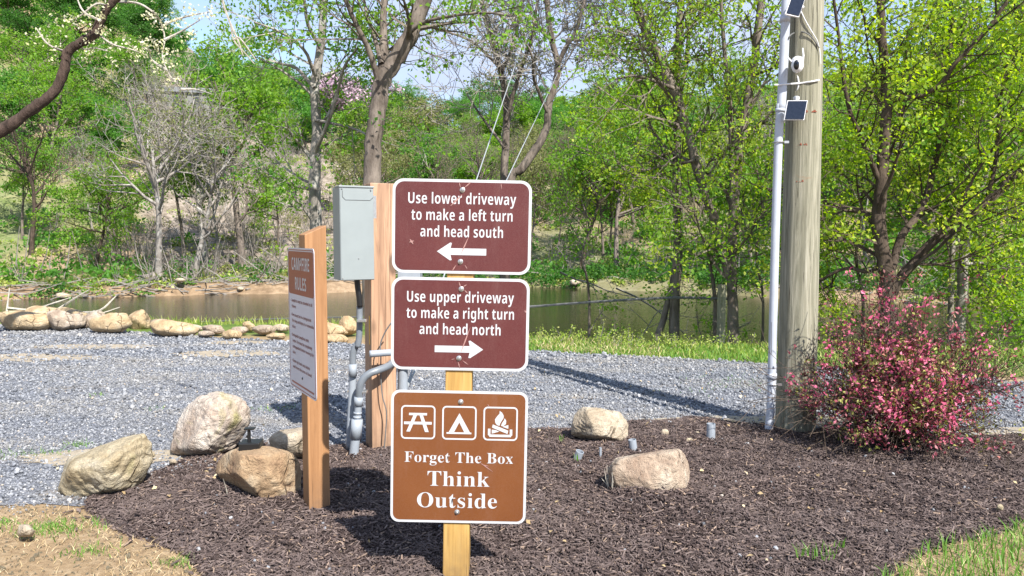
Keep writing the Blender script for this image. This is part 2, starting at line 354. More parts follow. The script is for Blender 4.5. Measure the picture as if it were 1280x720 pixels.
# ================================================================== THE SETTING
def axis(lo, hi, n, k=3.2, c=0.0):
    u = np.linspace(-1, 1, n); s = np.sinh(u * k) / math.sinh(k)
    return np.where(s < 0, c + s * (c - lo), c + s * (hi - c))
gx = axis(-210, 210, 281, 3.0); gy = axis(-60, 300, 331, 2.6, 14.0)
GX, GY = np.meshgrid(gx, gy); GZ = hgt(GX, GY)
nx_, ny_ = len(gx), len(gy)
idx = np.arange(nx_ * ny_).reshape(ny_, nx_)
q = np.stack([idx[:-1, :-1], idx[:-1, 1:], idx[1:, 1:], idx[1:, :-1]], -1).reshape(-1, 4)
gme = np_mesh('ground', np.stack([GX, GY, GZ], -1).reshape(-1, 3), quads=q, smooth=True)
T_ = np.clip(GX / np.maximum(GY, 1), -1.2, 1.2); E_ = near_bank(T_); D_ = far_bank(T_)
far = GY > D_ - 2
a_g = np.where(far, .45 + .5 * wob(GX, GY, .6), sm((GY - E_ + 1.6) / .5) * (1 - sm((GY - E_ - 3) / 2)))
a_g = np.where(far & (T_ > -.1) & (T_ < .42) & (GY < D_ + 9), np.maximum(a_g, .9), a_g); a_g = np.clip(a_g, 0, 1); a_s = np.where(far, (1 - sm((GY - D_ - 1.6 - .8 * wob(GX, GY, .9)) / 1.6)) * np.interp(T_, [-.3, -.08, .02, .3, .42, .6], [1, .8, .25, .25, .9, 1]), 0)
bare = far & (T_ > -.5) & (T_ < -.1)
a_l = np.where(far, np.where(bare, .93, np.where(T_ < -.5, .28, .42)), 0)
for nm, A in (('grass', a_g), ('sand', np.clip(a_s, 0, 1)), ('litter', a_l)):
    at = gme.attributes.new(nm, 'FLOAT', 'POINT'); at.data.foreach_set('value', np.asarray(A, np.float32).ravel())
link('ground', gme, M['ground'], kind='structure')
# river
wx = np.linspace(-150, 150, 61); wy = np.linspace(6, 60, 28)
WX, WY = np.meshgrid(wx, wy); ii = np.arange(WX.size).reshape(WX.shape)
q = np.stack([ii[:-1, :-1], ii[:-1, 1:], ii[1:, 1:], ii[1:, :-1]], -1).reshape(-1, 4)
link('river_water', np_mesh('river_water', np.stack([WX, WY, WX * 0 + WATER], -1).reshape(-1, 3), quads=q), M['water'], kind='structure')
# driveway
rngm = random.Random(3)
far_edge = [(px, py) for px, py in [(-260, 402), (0, 406), (60, 409), (180, 416), (300, 424), (440, 430), (560, 434), (660, 439), (740, 443), (860, 449), (960, 455), (1100, 464), (1210, 470), (1290, 481), (1420, 490), (1600, 505)]]
near_edge = [(1600, 560), (1280, 548), (1180, 548), (1100, 546), (960, 532), (900, 528), (860, 525), (790, 531), (720, 541), (520, 547), (440, 560), (370, 576), (250, 578), (196, 590), (150, 618), (100, 634), (50, 630), (0, 634), (-300, 640)]
def px_poly(lst, close=True, step=.12, amp=.03, seed=1):
    r = random.Random(seed); pts = [G(*p).xy for p in lst]; out = []
    for i in range(len(pts)):
        a = pts[i]; b = pts[(i + 1) % len(pts)]; n_ = max(1, int((b - a).length / step))
        for k in range(n_):
            p = a.lerp(b, k / n_); out.append((p.x + r.uniform(-amp, amp), p.y + r.uniform(-amp, amp)))
    return out
gravel_poly = px_poly(far_edge + near_edge)
def flat_sheet(name, poly, z, mat, kind='structure'):
    vs = [Vector(p) for p in poly]; n_ = len(vs)
    r = delaunay_2d_cdt(vs, [(i, (i + 1) % n_) for i in range(n_)], [], 1, 1e-6)
    me = np_mesh(name, [(p.x, p.y, z) for p in r[0]], faces=[tuple(f) for f in r[2]])
    return link(name, me, mat, kind=kind)
flat_sheet('gravel_driveway', gravel_poly, .004, M['gravel_bed'])
# mulch bed: a low mound with a ragged rim
mulch_px = [(96, 626), (130, 612), (190, 592), (235, 573), (262, 564), (330, 558), (370, 573), (440, 557), (520, 544), (620, 541), (720, 538), (790, 529), (860, 523), (900, 527), (960, 531), (1010, 536), (1100, 543),
            (1200, 547), (1280, 547), (1450, 556), (1450, 600), (1290, 652), (1242, 669), (1162, 692), (1112, 726), (1060, 800), (900, 1000), (400, 1100), (300, 800), (250, 722), (232, 694), (150, 662), (104, 642)]
mulch_poly = px_poly(mulch_px, step=.15, amp=.02, seed=2)
mxs = np.arange(-2.6, 4.6, .03); mys = np.arange(1.2, 5.0, .03)
MX, MY = np.meshgrid(mxs, mys); ins = inside(mulch_poly, MX, MY); dd = dist_poly(mulch_poly[::2], MX, MY); dd = np.where(ins, dd, -dd)
rs = np.random.RandomState(5)
def mulch_z(dd, X, Y):
    bk = 0
    for (bx_, by_) in ((-1.14, 3.1), (.66, 3.12), (.60, 3.3), (-1.3, 3.35), (.85, 3.2)): bk = bk + .028 * np.exp(-((X - bx_) ** 2 + (Y - by_) ** 2) / .035)
    return bk * sm(dd / .1) - .035 + .045 * sm((dd + .05) / .1) + .022 * sm(dd / .6) + .010 * np.sin(X * 9 + Y * 5) * np.sin(Y * 11 - X * 4) + .006 * np.sin(X * 23 + 2) * np.sin(Y * 27 + X * 6) * sm(dd / .2)
MZ = mulch_z(dd, MX, MY) + rs.uniform(-.006, .008, MX.shape)
ok = dd > -.10; idm = -np.ones(MX.shape, int); idm[ok] = np.arange(ok.sum())
q = np.stack([idm[:-1, :-1], idm[:-1, 1:], idm[1:, 1:], idm[1:, :-1]], -1).reshape(-1, 4); q = q[(q >= 0).all(1)]
link('mulch_bed', np_mesh('mulch_bed', np.stack([MX[ok], MY[ok], MZ[ok]], -1), quads=q), M['mulch'], kind='structure')
def mz(x, y):
    X = np.array([x]); Y = np.array([y]); d = dist_poly(mulch_poly[::3], X, Y); d = np.where(inside(mulch_poly, X, Y), d, -d)
    return max(0.0, float(mulch_z(d, X, Y)[0]))
# ---- loose stuff scattered as instances
def scatter(name, pts, rot, scl, prim, mat):
    me = np_mesh(name, pts, tris=np.zeros((0, 3), int)) if False else bpy.data.meshes.new(name)
    me.vertices.add(len(pts)); me.vertices.foreach_set('co', np.asarray(pts, np.float32).ravel())
    for nm, A in (('rot', rot), ('scl', scl)):
        at = me.attributes.new(nm, 'FLOAT_VECTOR', 'POINT'); at.data.foreach_set('vector', np.asarray(A, np.float32).ravel())
    me.update(); o = link(name, me, mat, kind='stuff')
    ng = bpy.data.node_groups.new(name + '_scatter', 'GeometryNodeTree')
    ng.interface.new_socket('Geometry', in_out='INPUT', socket_type='NodeSocketGeometry'); ng.interface.new_socket('Geometry', in_out='OUTPUT', socket_type='NodeSocketGeometry')
    N, L = ng.nodes, ng.links; gi = N.new('NodeGroupInput'); go = N.new('NodeGroupOutput'); ip = N.new('GeometryNodeInstanceOnPoints')
    if prim == 'stone':
        pr = N.new('GeometryNodeMeshIcoSphere'); pr.inputs['Radius'].default_value = .5; pr.inputs['Subdivisions'].default_value = 1
        sp = N.new('GeometryNodeSetPosition'); nt = N.new('ShaderNodeTexNoise'); nt.inputs['Scale'].default_value = 3.1
        vm = N.new('ShaderNodeVectorMath'); vm.operation = 'SUBTRACT'; vm.inputs[1].default_value = (.5, .5, .5)
        vs = N.new('ShaderNodeVectorMath'); vs.operation = 'SCALE'; vs.inputs['Scale'].default_value = .75
        L.new(nt.outputs['Color'], vm.inputs[0]); L.new(vm.outputs[0], vs.inputs[0]); L.new(vs.outputs[0], sp.inputs['Offset'])
        L.new(pr.outputs['Mesh'], sp.inputs['Geometry']); src = sp.outputs['Geometry']
    else:
        pr = N.new('GeometryNodeMeshCube'); pr.inputs['Size'].default_value = (1, 1, 1)
        sp = N.new('GeometryNodeSetPosition'); nt = N.new('ShaderNodeTexNoise'); nt.inputs['Scale'].default_value = 2.3
        vm = N.new('ShaderNodeVectorMath'); vm.operation = 'SUBTRACT'; vm.inputs[1].default_value = (.5, .5, .5)
        vs = N.new('ShaderNodeVectorMath'); vs.operation = 'SCALE'; vs.inputs['Scale'].default_value = 1.1
        L.new(nt.outputs['Color'], vm.inputs[0]); L.new(vm.outputs[0], vs.inputs[0]); L.new(vs.outputs[0], sp.inputs['Offset'])
        L.new(pr.outputs['Mesh'], sp.inputs['Geometry']); src = sp.outputs['Geometry']
    sm_ = N.new('GeometryNodeSetMaterial'); sm_.inputs['Material'].default_value = mat; L.new(src, sm_.inputs['Geometry'])
    ra = N.new('GeometryNodeInputNamedAttribute'); ra.data_type = 'FLOAT_VECTOR'; ra.inputs['Name'].default_value = 'rot'
    sa = N.new('GeometryNodeInputNamedAttribute'); sa.data_type = 'FLOAT_VECTOR'; sa.inputs['Name'].default_value = 'scl'
    L.new(gi.outputs[0], ip.inputs['Points']); L.new(sm_.outputs[0], ip.inputs['Instance'])
    L.new(ra.outputs['Attribute'], ip.inputs['Rotation']); L.new(sa.outputs['Attribute'], ip.inputs['Scale']); L.new(ip.outputs[0], go.inputs[0])
    md = o.modifiers.new('scatter', 'NODES'); md.node_group = ng; return o
# gravel stones, denser near the camera
def pts_in(poly, n_, x0, x1, y0, y1, rs, slope=.95):
    X = rs.uniform(x0, x1, n_); Y = rs.uniform(y0, y1, n_); k = inside(poly, X, Y) & (np.abs(X) < Y * slope + .3); return X[k], Y[k]
GPx = []; GPy = []; GS = []
for (y0, y1, dens, s0, s1) in ((2.6, 5.0, 4600, .006, .016), (5.0, 7.0, 2300, .009, .020), (7.0, 11.2, 950, .014, .031)):
    w = y1 * .95 + .3; X, Y = pts_in(gravel_poly, int(dens * 2 * w * (y1 - y0)), -w, w, y0, y1, rs)
    # bare sandy streaks where the stone is thin
    st = np.zeros(len(X), bool)
    for (cx, cy, rx, ry) in ((-5.15, 7.25, 1.15, .22), (-2.9, 7.5, .5, .2), (-4.5, 8.0, .6, .15), (-3.1, 8.3, .35, .12), (1.9, 4.75, 1.0, .12), (-2.2, 3.95, .4, .15), (3.7, 4.45, .9, .16)):
        st |= (((X - cx) / rx) ** 2 + ((Y - cy) / ry) ** 2 + rs.uniform(-.5, .5, len(X))) < 1
    k = ~st | (rs.rand(len(X)) < .36); X, Y = X[k], Y[k]
    GPx.append(X); GPy.append(Y); GS.append(rs.uniform(s0, s1, len(X)) * (1 + .8 * (rs.rand(len(X)) > .95)))
X = np.concatenate(GPx); Y = np.concatenate(GPy); s = np.concatenate(GS)
scl = np.stack([s, s * rs.uniform(.6, 1, len(s)), s * rs.uniform(.45, .8, len(s))], -1)
scatter('gravel_stones', np.stack([X, Y, .004 + s * rs.uniform(.1, .4, len(s))], -1), rs.uniform(0, 6.28, (len(s), 3)) * [.12, .12, 1], scl, 'stone', M['gravel_stone'])
sandy = []
for i, (cx, cy, rx, ry) in enumerate(((-5.15, 7.25, 1.25, .26), (-2.9, 7.5, .6, .24), (-4.5, 8.0, .7, .18), (-3.1, 8.3, .4, .15), (1.9, 4.75, 1.1, .15), (-2.2, 3.95, .45, .18), (3.7, 4.45, 1.0, .2))):
    pl = [(cx + rx * math.cos(a) * rngm.uniform(.75, 1.1), cy + ry * math.sin(a) * rngm.uniform(.7, 1.15)) for a in np.linspace(0, 2 * math.pi, 40, endpoint=False)]
    sandy.append(pl)
n = NT('sandy_fines'); v = n.vec(); n.col(n.ramp(n.noise(v, 30, 6, .7), [(.3, (.2, .17, .13, 1)), (.6, (.36, .30, .22, 1)), (.75, (.48, .41, .31, 1))])); n.set(Roughness=.95); n.bump(n.noise(v, 60, 5, .7), .6, .01); M['fines'] = n.m
for pl in sandy: flat_sheet('sandy_patch', pl, .0085, M['fines'])
# bark chips
w = 5.2; X = rs.uniform(-2.6, 4.6, 400000); Y = rs.uniform(1.5, 5.0, 400000); k = inside(mulch_poly, X, Y) & (np.abs(X - .1) < Y * .78 + .4); X, Y = X[k], Y[k]
d = dist_poly(mulch_poly[::3], X, Y); Z = mulch_z(d, X, Y); n_ = len(X)
ln = rs.gamma(2.0, .0075, n_) + .005; wd = rs.uniform(.0012, .0052, n_)
scatter('bark_mulch', np.stack([X, Y, Z + rs.uniform(.002, .016, n_)], -1), np.stack([rs.normal(0, .35, n_), rs.normal(0, .30, n_), rs.uniform(0, 6.28, n_)], -1),
        np.stack([ln, wd, rs.uniform(.002, .005, n_)], -1), 'chip', M['chip'])
X = np.concatenate([rs.uniform(-2.6, 4.6, 2600)]); Y = rs.uniform(2, 5.1, 2600); dq = dist_poly(mulch_poly[::2], X, Y); k = (~inside(mulch_poly, X, Y)) & (dq < .16 * rs.rand(2600)); X, Y = X[k], Y[k]; n_ = len(X)
scatter('stray_bark_chips', np.stack([X, Y, np.full(n_, .012)], -1), np.stack([rs.normal(0, .2, n_), rs.normal(0, .2, n_), rs.uniform(0, 6.28, n_)], -1),
        np.stack([rs.uniform(.02, .05, n_), rs.uniform(.004, .01, n_), rs.uniform(.002, .004, n_)], -1), 'chip', M['chip'])
# small pale stones in the mulch
X = rs.uniform(-1.8, 3.6, 260); Y = rs.uniform(2.2, 4.8, 260); k = inside(mulch_poly, X, Y); X, Y = X[k], Y[k]; s = rs.uniform(.008, .022, len(X))
scatter('mulch_pebbles', np.stack([X, Y, mulch_z(dist_poly(mulch_poly[::3], X, Y), X, Y) + .012], -1), rs.uniform(0, 6, (len(X), 3)), np.stack([s, s * .8, s * .6], -1), 'stone', M['gravel_stone'])
# gravel kicked past the edge of the drive
X = rs.uniform(-3.8, -1.2, 9000); Y = rs.uniform(2.4, 4.2, 9000); dg = dist_poly(gravel_poly[::3], X, Y); k = ~inside(gravel_poly, X, Y) & (dg < .22 * rs.rand(9000) ** 1.6 + .01); X, Y = X[k], Y[k]; s = rs.uniform(.006, .016, len(X))
zz_ = np.where(inside(mulch_poly, X, Y), mulch_z(dist_poly(mulch_poly[::3], X, Y), X, Y) + .006, 0)
scatter('stray_gravel', np.stack([X, Y, zz_ + s * .25], -1), rs.uniform(0, 6.28, (len(X), 3)) * [.15, .15, 1], np.stack([s, s * .8, s * .6], -1), 'stone', M['gravel_stone'])
# dirt pebbles and straw at bottom left
X = rs.uniform(-3.6, -.9, 9000); Y = rs.uniform(1.6, 3.7, 9000); k = ~inside(mulch_poly, X, Y) & ~inside(gravel_poly, X, Y); X, Y = X[k], Y[k]; s = rs.uniform(.003, .012, len(X)) * (1 + 1.6 * (rs.rand(len(X)) > .97))
scatter('dirt_crumbs', np.stack([X, Y, s * .2], -1), rs.uniform(0, 6, (len(X), 3)), np.stack([s, s * .8, s * .6], -1), 'stone', M['rock_tan'])
# ---- blades
def blades(name, X, Y, Z, h, w, lean, mat, rs, flat=False, kind='stuff'):
    n_ = len(X); a = rs.uniform(0, 6.283, n_); b = rs.uniform(0, 6.283, n_)
    base = np.stack([X, Y, Z], -1); side = np.stack([np.cos(a), np.sin(a), a * 0], -1) * (np.asarray(w)[:, None] * .5)
    ld = np.stack([np.cos(b), np.sin(b), b * 0], -1) * (np.asarray(lean) * h)[:, None]; up = np.zeros((n_, 3)); up[:, 2] = h * np.sqrt(np.clip(1 - np.asarray(lean) ** 2 * .8, .02, 1))
    V = np.stack([base - side, base + side, base + side * .8 + ld * .3 + up * .6, base - side * .8 + ld * .3 + up * .6, base + ld + up, base + ld + up], 1)
    V[:, 5] = V[:, 4] + side * .15
    Q = np.array([[0, 1, 2, 3], [3, 2, 5, 4]])[None] + (np.arange(n_) * 6)[:, None, None]
    return link(name, np_mesh(name, V.reshape(-1, 3), quads=Q.reshape(-1, 4)), mat, kind=kind)
# lawn corner bottom right
X = rs.uniform(1.0, 4.6, 26000); Y = rs.uniform(1.6, 3.7, 26000)
k = ~inside(mulch_poly, X, Y) & (Y < 3.33 + .05 * np.sin(X * 9)) & (X > Y * .42 - .05) ; X, Y = X[k], Y[k]
dens = np.sin(X * 5 + 1) * np.sin(Y * 6) + np.sin(X * 13) * .4; k = rs.rand(len(X)) < np.clip(.75 + .4 * dens - np.clip((Y - 3.05) / .3, 0, .9), .05, 1); X, Y = X[k], Y[k]; n_ = len(X)
blades('lawn_grass', X, Y, X * 0, rs.uniform(.03, .085, n_), rs.uniform(.003, .006, n_), rs.uniform(.1, .8, n_), M['grass'], rs)
X = rs.uniform(1.0, 4.8, 5000); Y = rs.uniform(1.8, 3.75, 5000); k = ~inside(mulch_poly, X, Y) & (X > Y * .42); X, Y = X[k], Y[k]; n_ = len(X)
blades('dry_lawn_straw', X, Y, X * 0 + .004, rs.uniform(.03, .07, n_), rs.uniform(.002, .004, n_), rs.uniform(.85, 1, n_), M['straw'], rs)
# grass tufts and straw bottom left
X = rs.uniform(-3.4, -.8, 26000); Y = rs.uniform(1.8, 3.6, 26000); k = ~inside(mulch_poly, X, Y) & ~inside(gravel_poly, X, Y) & (rs.rand(26000) < .55 + .45 * np.sin(X * 7 + Y * 5) * np.sin(Y * 9)); X, Y = X[k], Y[k]; n_ = len(X)
blades('dead_grass', X, Y, X * 0 + .003, rs.uniform(.012, .038, n_), rs.uniform(.0012, .003, n_), rs.uniform(.88, 1, n_), M['straw'], rs)
def tuft_pts(lst, rs, per=90):
    X = []; Y = []
    for (px, py, r, k) in lst:
        g = G(px, py); n_ = int(per * k); X.append(g.x + rs.normal(0, r, n_)); Y.append(g.y + rs.normal(0, r * .6, n_))
    return np.concatenate(X), np.concatenate(Y)
X, Y = tuft_pts([(80, 660, .10, 3), (60, 663, .05, 1), (10, 655, .03, .5), (115, 690, .05, 1), (225, 705, .04, .8), (70, 568, .06, .7), (100, 558, .05, .9), (20, 570, .07, .8), (122, 495, .05, .3), (195, 512, .05, .3), (332, 513, .08, .5), (365, 512, .08, .5)], rs)
n_ = len(X); blades('grass_tufts', X, Y, X * 0, rs.uniform(.012, .042, n_), rs.uniform(.002, .005, n_), rs.uniform(.3, .9, n_), M['grass'], rs)
X, Y = tuft_pts([(910, 485, .18, 1), (930, 478, .18, 1), (890, 470, .15, .7), (860, 490, .15, .5), (1220, 500, .2, .6)], rs); n_ = len(X)
blades('driveway_weeds', X, Y, X * 0, rs.uniform(.01, .03, n_), rs.uniform(.003, .006, n_), rs.uniform(.3, .9, n_), M['grass'], rs)
X, Y = tuft_pts([(1000, 712, .012, .12), (1035, 712, .03, .25), (1050, 700, .01, .06), (722, 588, .01, .05), (702, 562, .01, .06)], rs); n_ = len(X)
blades('mulch_weeds', X, Y, X * 0 + .05, rs.uniform(.02, .06, n_), rs.uniform(.003, .006, n_), rs.uniform(.1, .7, n_), M['grass'], rs)
# river-bank grass strip and weeds
def bank_pts(n_, t0, t1, o0, o1, rs):
    t = rs.uniform(t0, t1, n_); y = near_bank(t) + rs.uniform(o0, o1, n_); return t * y, y
X, Y = bank_pts(15000, -.02, .95, -1.55, .0, rs); k = ~inside(gravel_poly, X, Y); X, Y = X[k], Y[k]; n_ = len(X)
blades('bank_grass', X, Y, hgt(X, Y), rs.uniform(.015, .06, n_), rs.uniform(.006, .012, n_), rs.uniform(.1, .9, n_), M['grass'], rs)
X, Y = bank_pts(6500, -.02, .95, -1.0, .15, rs); k = ~inside(gravel_poly, X, Y) ; X, Y = X[k], Y[k]; n_ = len(X)
blades('bank_dry_grass', X, Y, hgt(X, Y), rs.uniform(.02, .09, n_), rs.uniform(.005, .010, n_), rs.uniform(.2, .95, n_), M['weed'], rs)
X, Y = bank_pts(9000, -.02, .95, -1.5, .05, rs); k = ~inside(gravel_poly, X, Y) & (rs.rand(9000) < .5 + .5 * np.sin(X * 2.1)); X, Y = X[k], Y[k]; n_ = len(X)
blades('bank_straw', X, Y, hgt(X, Y) + .01, rs.uniform(.02, .08, n_), rs.uniform(.004, .009, n_), rs.uniform(.7, 1, n_), M['straw'], rs)
X, Y = bank_pts(2200, -.75, -.05, -.35, .2, rs); n_ = len(X)
blades('rock_bank_grass', X, Y, hgt(X, Y), rs.uniform(.03, .14, n_), rs.uniform(.006, .012, n_), rs.uniform(.2, .9, n_), M['weed'], rs)
# ---- leaves
def leaf_V(C, size, rs, up=.5, aspect=.62, spread=None, zbias=0):
    n_ = len(C); s = np.asarray(size) if hasattr(size, '__len__') else np.full(n_, size) * rs.uniform(.65, 1.35, n_)
    nn = rs.normal(0, 1, (n_, 3)); nn[:, 2] = nn[:, 2] * .8 + up; nn /= np.linalg.norm(nn, axis=1)[:, None] + 1e-9
    a = rs.normal(0, 1, (n_, 3)); a -= nn * (a * nn).sum(1)[:, None]; a /= np.linalg.norm(a, axis=1)[:, None] + 1e-9; b = np.cross(nn, a)
    s = s[:, None]
    V = np.stack([C - a * s * .5, C + b * s * aspect * .5 + nn * s * .12, C + a * s * .5 - nn * s * .08, C - b * s * aspect * .5 + nn * s * .12], 1)
    Q = (np.arange(n_) * 4)[:, None] + np.arange(4)[None]
    return V.reshape(-1, 3), Q
def leaves(name, C, size, mat, parent, rs, up=.5, aspect=.62, kind=None):
    C = np.asarray(C, float).reshape(-1, 3)
    if parent is not None: C = C - np.array(OFF[parent.name])
    V, Q = leaf_V(C, size, rs, up, aspect); return link(name, np_mesh(name, V, quads=Q), mat, parent, kind)
def jit(C, k, r, rs):
    C = np.repeat(np.asarray(C, float), k, axis=0); return C + rs.normal(0, r, C.shape)
# ---- branching
def rdir(r):
    while True:
        v = Vector((r.uniform(-1, 1), r.uniform(-1, 1), r.uniform(-1, 1)))
        if .05 < v.length < 1: return v.normalized()
def grow(wood, tips, p, d, L, r0, lv, cfg, r):
    n_ = max(2, min(6, int(L / cfg['seg']) + 1)); st = L / n_; pts = [p.copy()]; rad = [r0]
    for i in range(n_):
        d = (d + rdir(r) * cfg['wander'] + Vector((0, 0, cfg['up']))).normalized(); p = p + d * st; pts.append(p); rad.append(max(cfg['rmin'], r0 * (1 - .72 * (i + 1) / n_)))
    wood.tube(pts, rad, 5 if r0 > .03 else 3, cap=False)
    if lv >= cfg['leaf_lv']:
        for i in range(1, len(pts)): tips.append(tuple(pts[i])); tips.append(tuple((pts[i] + pts[i - 1]) / 2))
    if lv < cfg['lv']:
        nc = cfg['nch'][lv] if lv < len(cfg['nch']) else 3
        for k in range(nc):
            t = r.uniform(.25, 1.0); i = min(int(t * n_), n_ - 1); f = t * n_ - i; q0 = pts[i].lerp(pts[i + 1], f); ax = (pts[i + 1] - pts[i]).normalized()
            o_ = rdir(r); o_ = (o_ - ax * o_.dot(ax)); o_ = o_.normalized() if o_.length > .01 else Vector((1, 0, 0)); an = r.uniform(.5, 1.15)
            dd_ = ax * math.cos(an) + o_ * math.sin(an)
            grow(wood, tips, q0, dd_, L * r.uniform(.45, .72) * (1.15 - .4 * t), max(cfg['rmin'], rad[i] * .6), lv + 1, cfg, r)
CFG = dict(seg=.5, wander=.22, up=.06, rmin=.012, leaf_lv=2, lv=3, nch=[4, 4, 3])
# ---- far trees: a few prototypes, then copies
def far_tree_meshes(kind, seed):
    r = random.Random(seed); q = np.random.RandomState(seed); wood = MB(); tw = MB(); tips = []
    bare_ = kind == 'bare'; h = {'round': 9, 'loose': 10, 'bare': 10, 'tall': 13, 'bush': 4.5, 'blossom': 6, 'deep': 10}[kind]
    th = h * {'round': .5, 'loose': .62, 'bare': .6, 'tall': .75, 'bush': .35, 'blossom': .45, 'deep': .55}[kind]; r0 = h * .016 * (1.25 if kind == 'round' else 1)
    pts = [Vector((0, 0, -.5))]; p = Vector((0, 0, 0)); d = Vector((r.uniform(-.12, .12), r.uniform(-.12, .12), 1)).normalized(); pts.append(p)
    for i in range(6): d = (d + rdir(r) * .10 + Vector((0, 0, .05))).normalized(); p = p + d * (th / 6); pts.append(p)
    rad = [r0 * 1.5, r0 * 1.15] + [r0 * (1 - .1 * i) for i in range(1, 7)]; wood.tube(pts, rad, 7, cap=False)
    cfg = dict(CFG); cfg['seg'] = h * .07; cfg['rmin'] = .020 if not bare_ else .011; cfg['up'] = .10 if kind in ('tall', 'bare') else .04
    nl = {'round': 11, 'loose': 9, 'bare': 9, 'tall': 13, 'bush': 10, 'blossom': 10, 'deep': 12}[kind]
    for k in range(nl):
        t = r.uniform(.35 if kind != 'tall' else .25, 1); i = 1 + min(5, int(t * 6)); q0 = pts[i].lerp(pts[min(i + 1, 7)], r.random()); a = k * 2.4 + r.uniform(-.4, .4)
        el = r.uniform(.25, 1.2); dd_ = Vector((math.cos(a) * math.cos(el), math.sin(a) * math.cos(el), math.sin(el)))
        grow(wood if k < 5 else tw, tips, q0, dd_, h * r.uniform(.22, .40) * (.75 if kind == 'tall' else 1), r0 * .5, 0, dict(cfg, lv=3 if bare_ else 2, leaf_lv=1, nch=[5, 4, 3] if bare_ else [4, 4]), r)
    tips = np.array(tips)
    size, per, rad_ = {'round': (.21, 10500, .30), 'loose': (.19, 5200, .28), 'bare': (.13, 1200, .3), 'tall': (.19, 7000, .30), 'bush': (.2, 4200, .26), 'blossom': (.15, 5000, .2), 'deep': (.21, 10500, .34)}[kind]
    sub_ = tips[q.permutation(len(tips))[:max(12, int(len(tips) * .45))]]; C = sub_[q.randint(0, len(sub_), per)] + q.normal(0, rad_, (per, 3)) * np.array([1, 1, .6]); C = C[C[:, 2] > h * .12]
    V, Q = leaf_V(C, size, q, .55, .7)
    wood.v += []; nb = len(wood.v); wood.v += tw.v; wood.f += [tuple(i + nb for i in f) for f in tw.f]
    return np_mesh(kind + '_trunk', wood.v, faces=wood.f, smooth=True), np_mesh(kind + '_crown', V, quads=Q)
FAR = {}
for kd, ns in (('round', 3), ('loose', 3), ('bare', 4), ('tall', 2), ('bush', 2), ('blossom', 1), ('deep', 2)):
    FAR[kd] = [far_tree_meshes(kd, 100 + 7 * i + len(kd) * 31) for i in range(ns)]
MATV = {}
def far_tree(kd, x, y, s, leaf, bark, label, group, name='far_tree', r=random.Random(1), wide=1.0, z=None):
    tm, cm = r.choice(FAR[kd])
    for src, mt in ((tm, bark), (cm, leaf)):
        pass
    def mesh(src, mt):
        k = (src.name, mt)
        if k not in MATV:
            m2 = src if not any(kk[0] == src.name for kk in MATV) else src.copy()
            m2.materials.clear(); m2.materials.append(M[mt]); MATV[k] = m2
        return MATV[k]
    e = empty(name, (x, y, H(x, y) if z is None else z), (r.uniform(-.04, .04), r.uniform(-.04, .04), r.uniform(0, 6.28)), label, 'tree', group); e.scale = (s * wide, s * wide, s)
    o = bpy.data.objects.new('trunk', mesh(tm, bark)); COL.objects.link(o); o.parent = e
    o = bpy.data.objects.new('crown', mesh(cm, leaf)); COL.objects.link(o); o.parent = e
    return e
rf = random.Random(42)
placed = []; FT = []
HY = next((yy for yy in np.arange(45, 118, .5) if H(-.434 * yy, yy) > EYE + (295 - 136) / FPX * yy), 96.0)   # where the slope meets the sight line of the little house
KINDS = {  # kind: (leaf material, bark, label, group)
    ('round', 'L'): ('leaf_mid', 'bark', 'round mid green tree in the dense wood on the upper left hillside', 'round green trees on the left hillside'),
    ('deep', 'L'): ('leaf_deep', 'bark_dark', 'deep green dense tree in the wood on the left hillside', 'deep green trees on the left hillside'),
    ('loose', 'L'): ('leaf_bright', 'bark', 'bright green loose crowned tree on the left hillside', 'bright loose trees on the left hillside'),
    ('bare', 'L'): ('leaf_olive', 'bark_pale', 'nearly bare pale tree on the brown slope left of the signs', 'bare pale trees on the brown slope'),
    ('round', 'C'): ('leaf_bright', 'bark', 'bright round tree on the low ridge behind the signs', 'bright round trees behind the signs'),
    ('deep', 'C'): ('leaf_mid', 'bark_dark', 'dense green tree on the low ridge behind the signs', 'dense green trees behind the signs'),
    ('loose', 'C'): ('leaf_olive', 'bark', 'olive green budding tree across the river behind the signs', 'olive budding trees behind the signs'),
    ('bare', 'C'): ('leaf_olive', 'bark', 'grey twiggy tree just budding across the river behind the signs', 'twiggy grey trees behind the signs'),
    ('tall', 'C'): ('leaf_mid', 'bark', 'tall narrow green tree across the river behind the signs', 'tall trees behind the signs'),
    ('round', 'R'): ('leaf_bright', 'bark', 'bright green round tree across the river right of the signs', 'bright round trees right of the signs'),
    ('deep', 'R'): ('leaf_mid', 'bark_dark', 'dense mid green tree across the river right of the signs', 'dense green trees right of the signs'),
    ('loose', 'R'): ('leaf_yellow', 'bark', 'yellow green loose tree across the river right of the signs', 'yellow green trees right of the signs'),
    ('bare', 'R'): ('leaf_olive', 'bark_pale', 'bare grey tree across the river right of the signs', 'bare grey trees right of the signs'),
    ('tall', 'R'): ('leaf_bright', 'bark', 'tall bright green tree across the river right of the signs', 'tall bright trees right of the signs')}
tries = 0
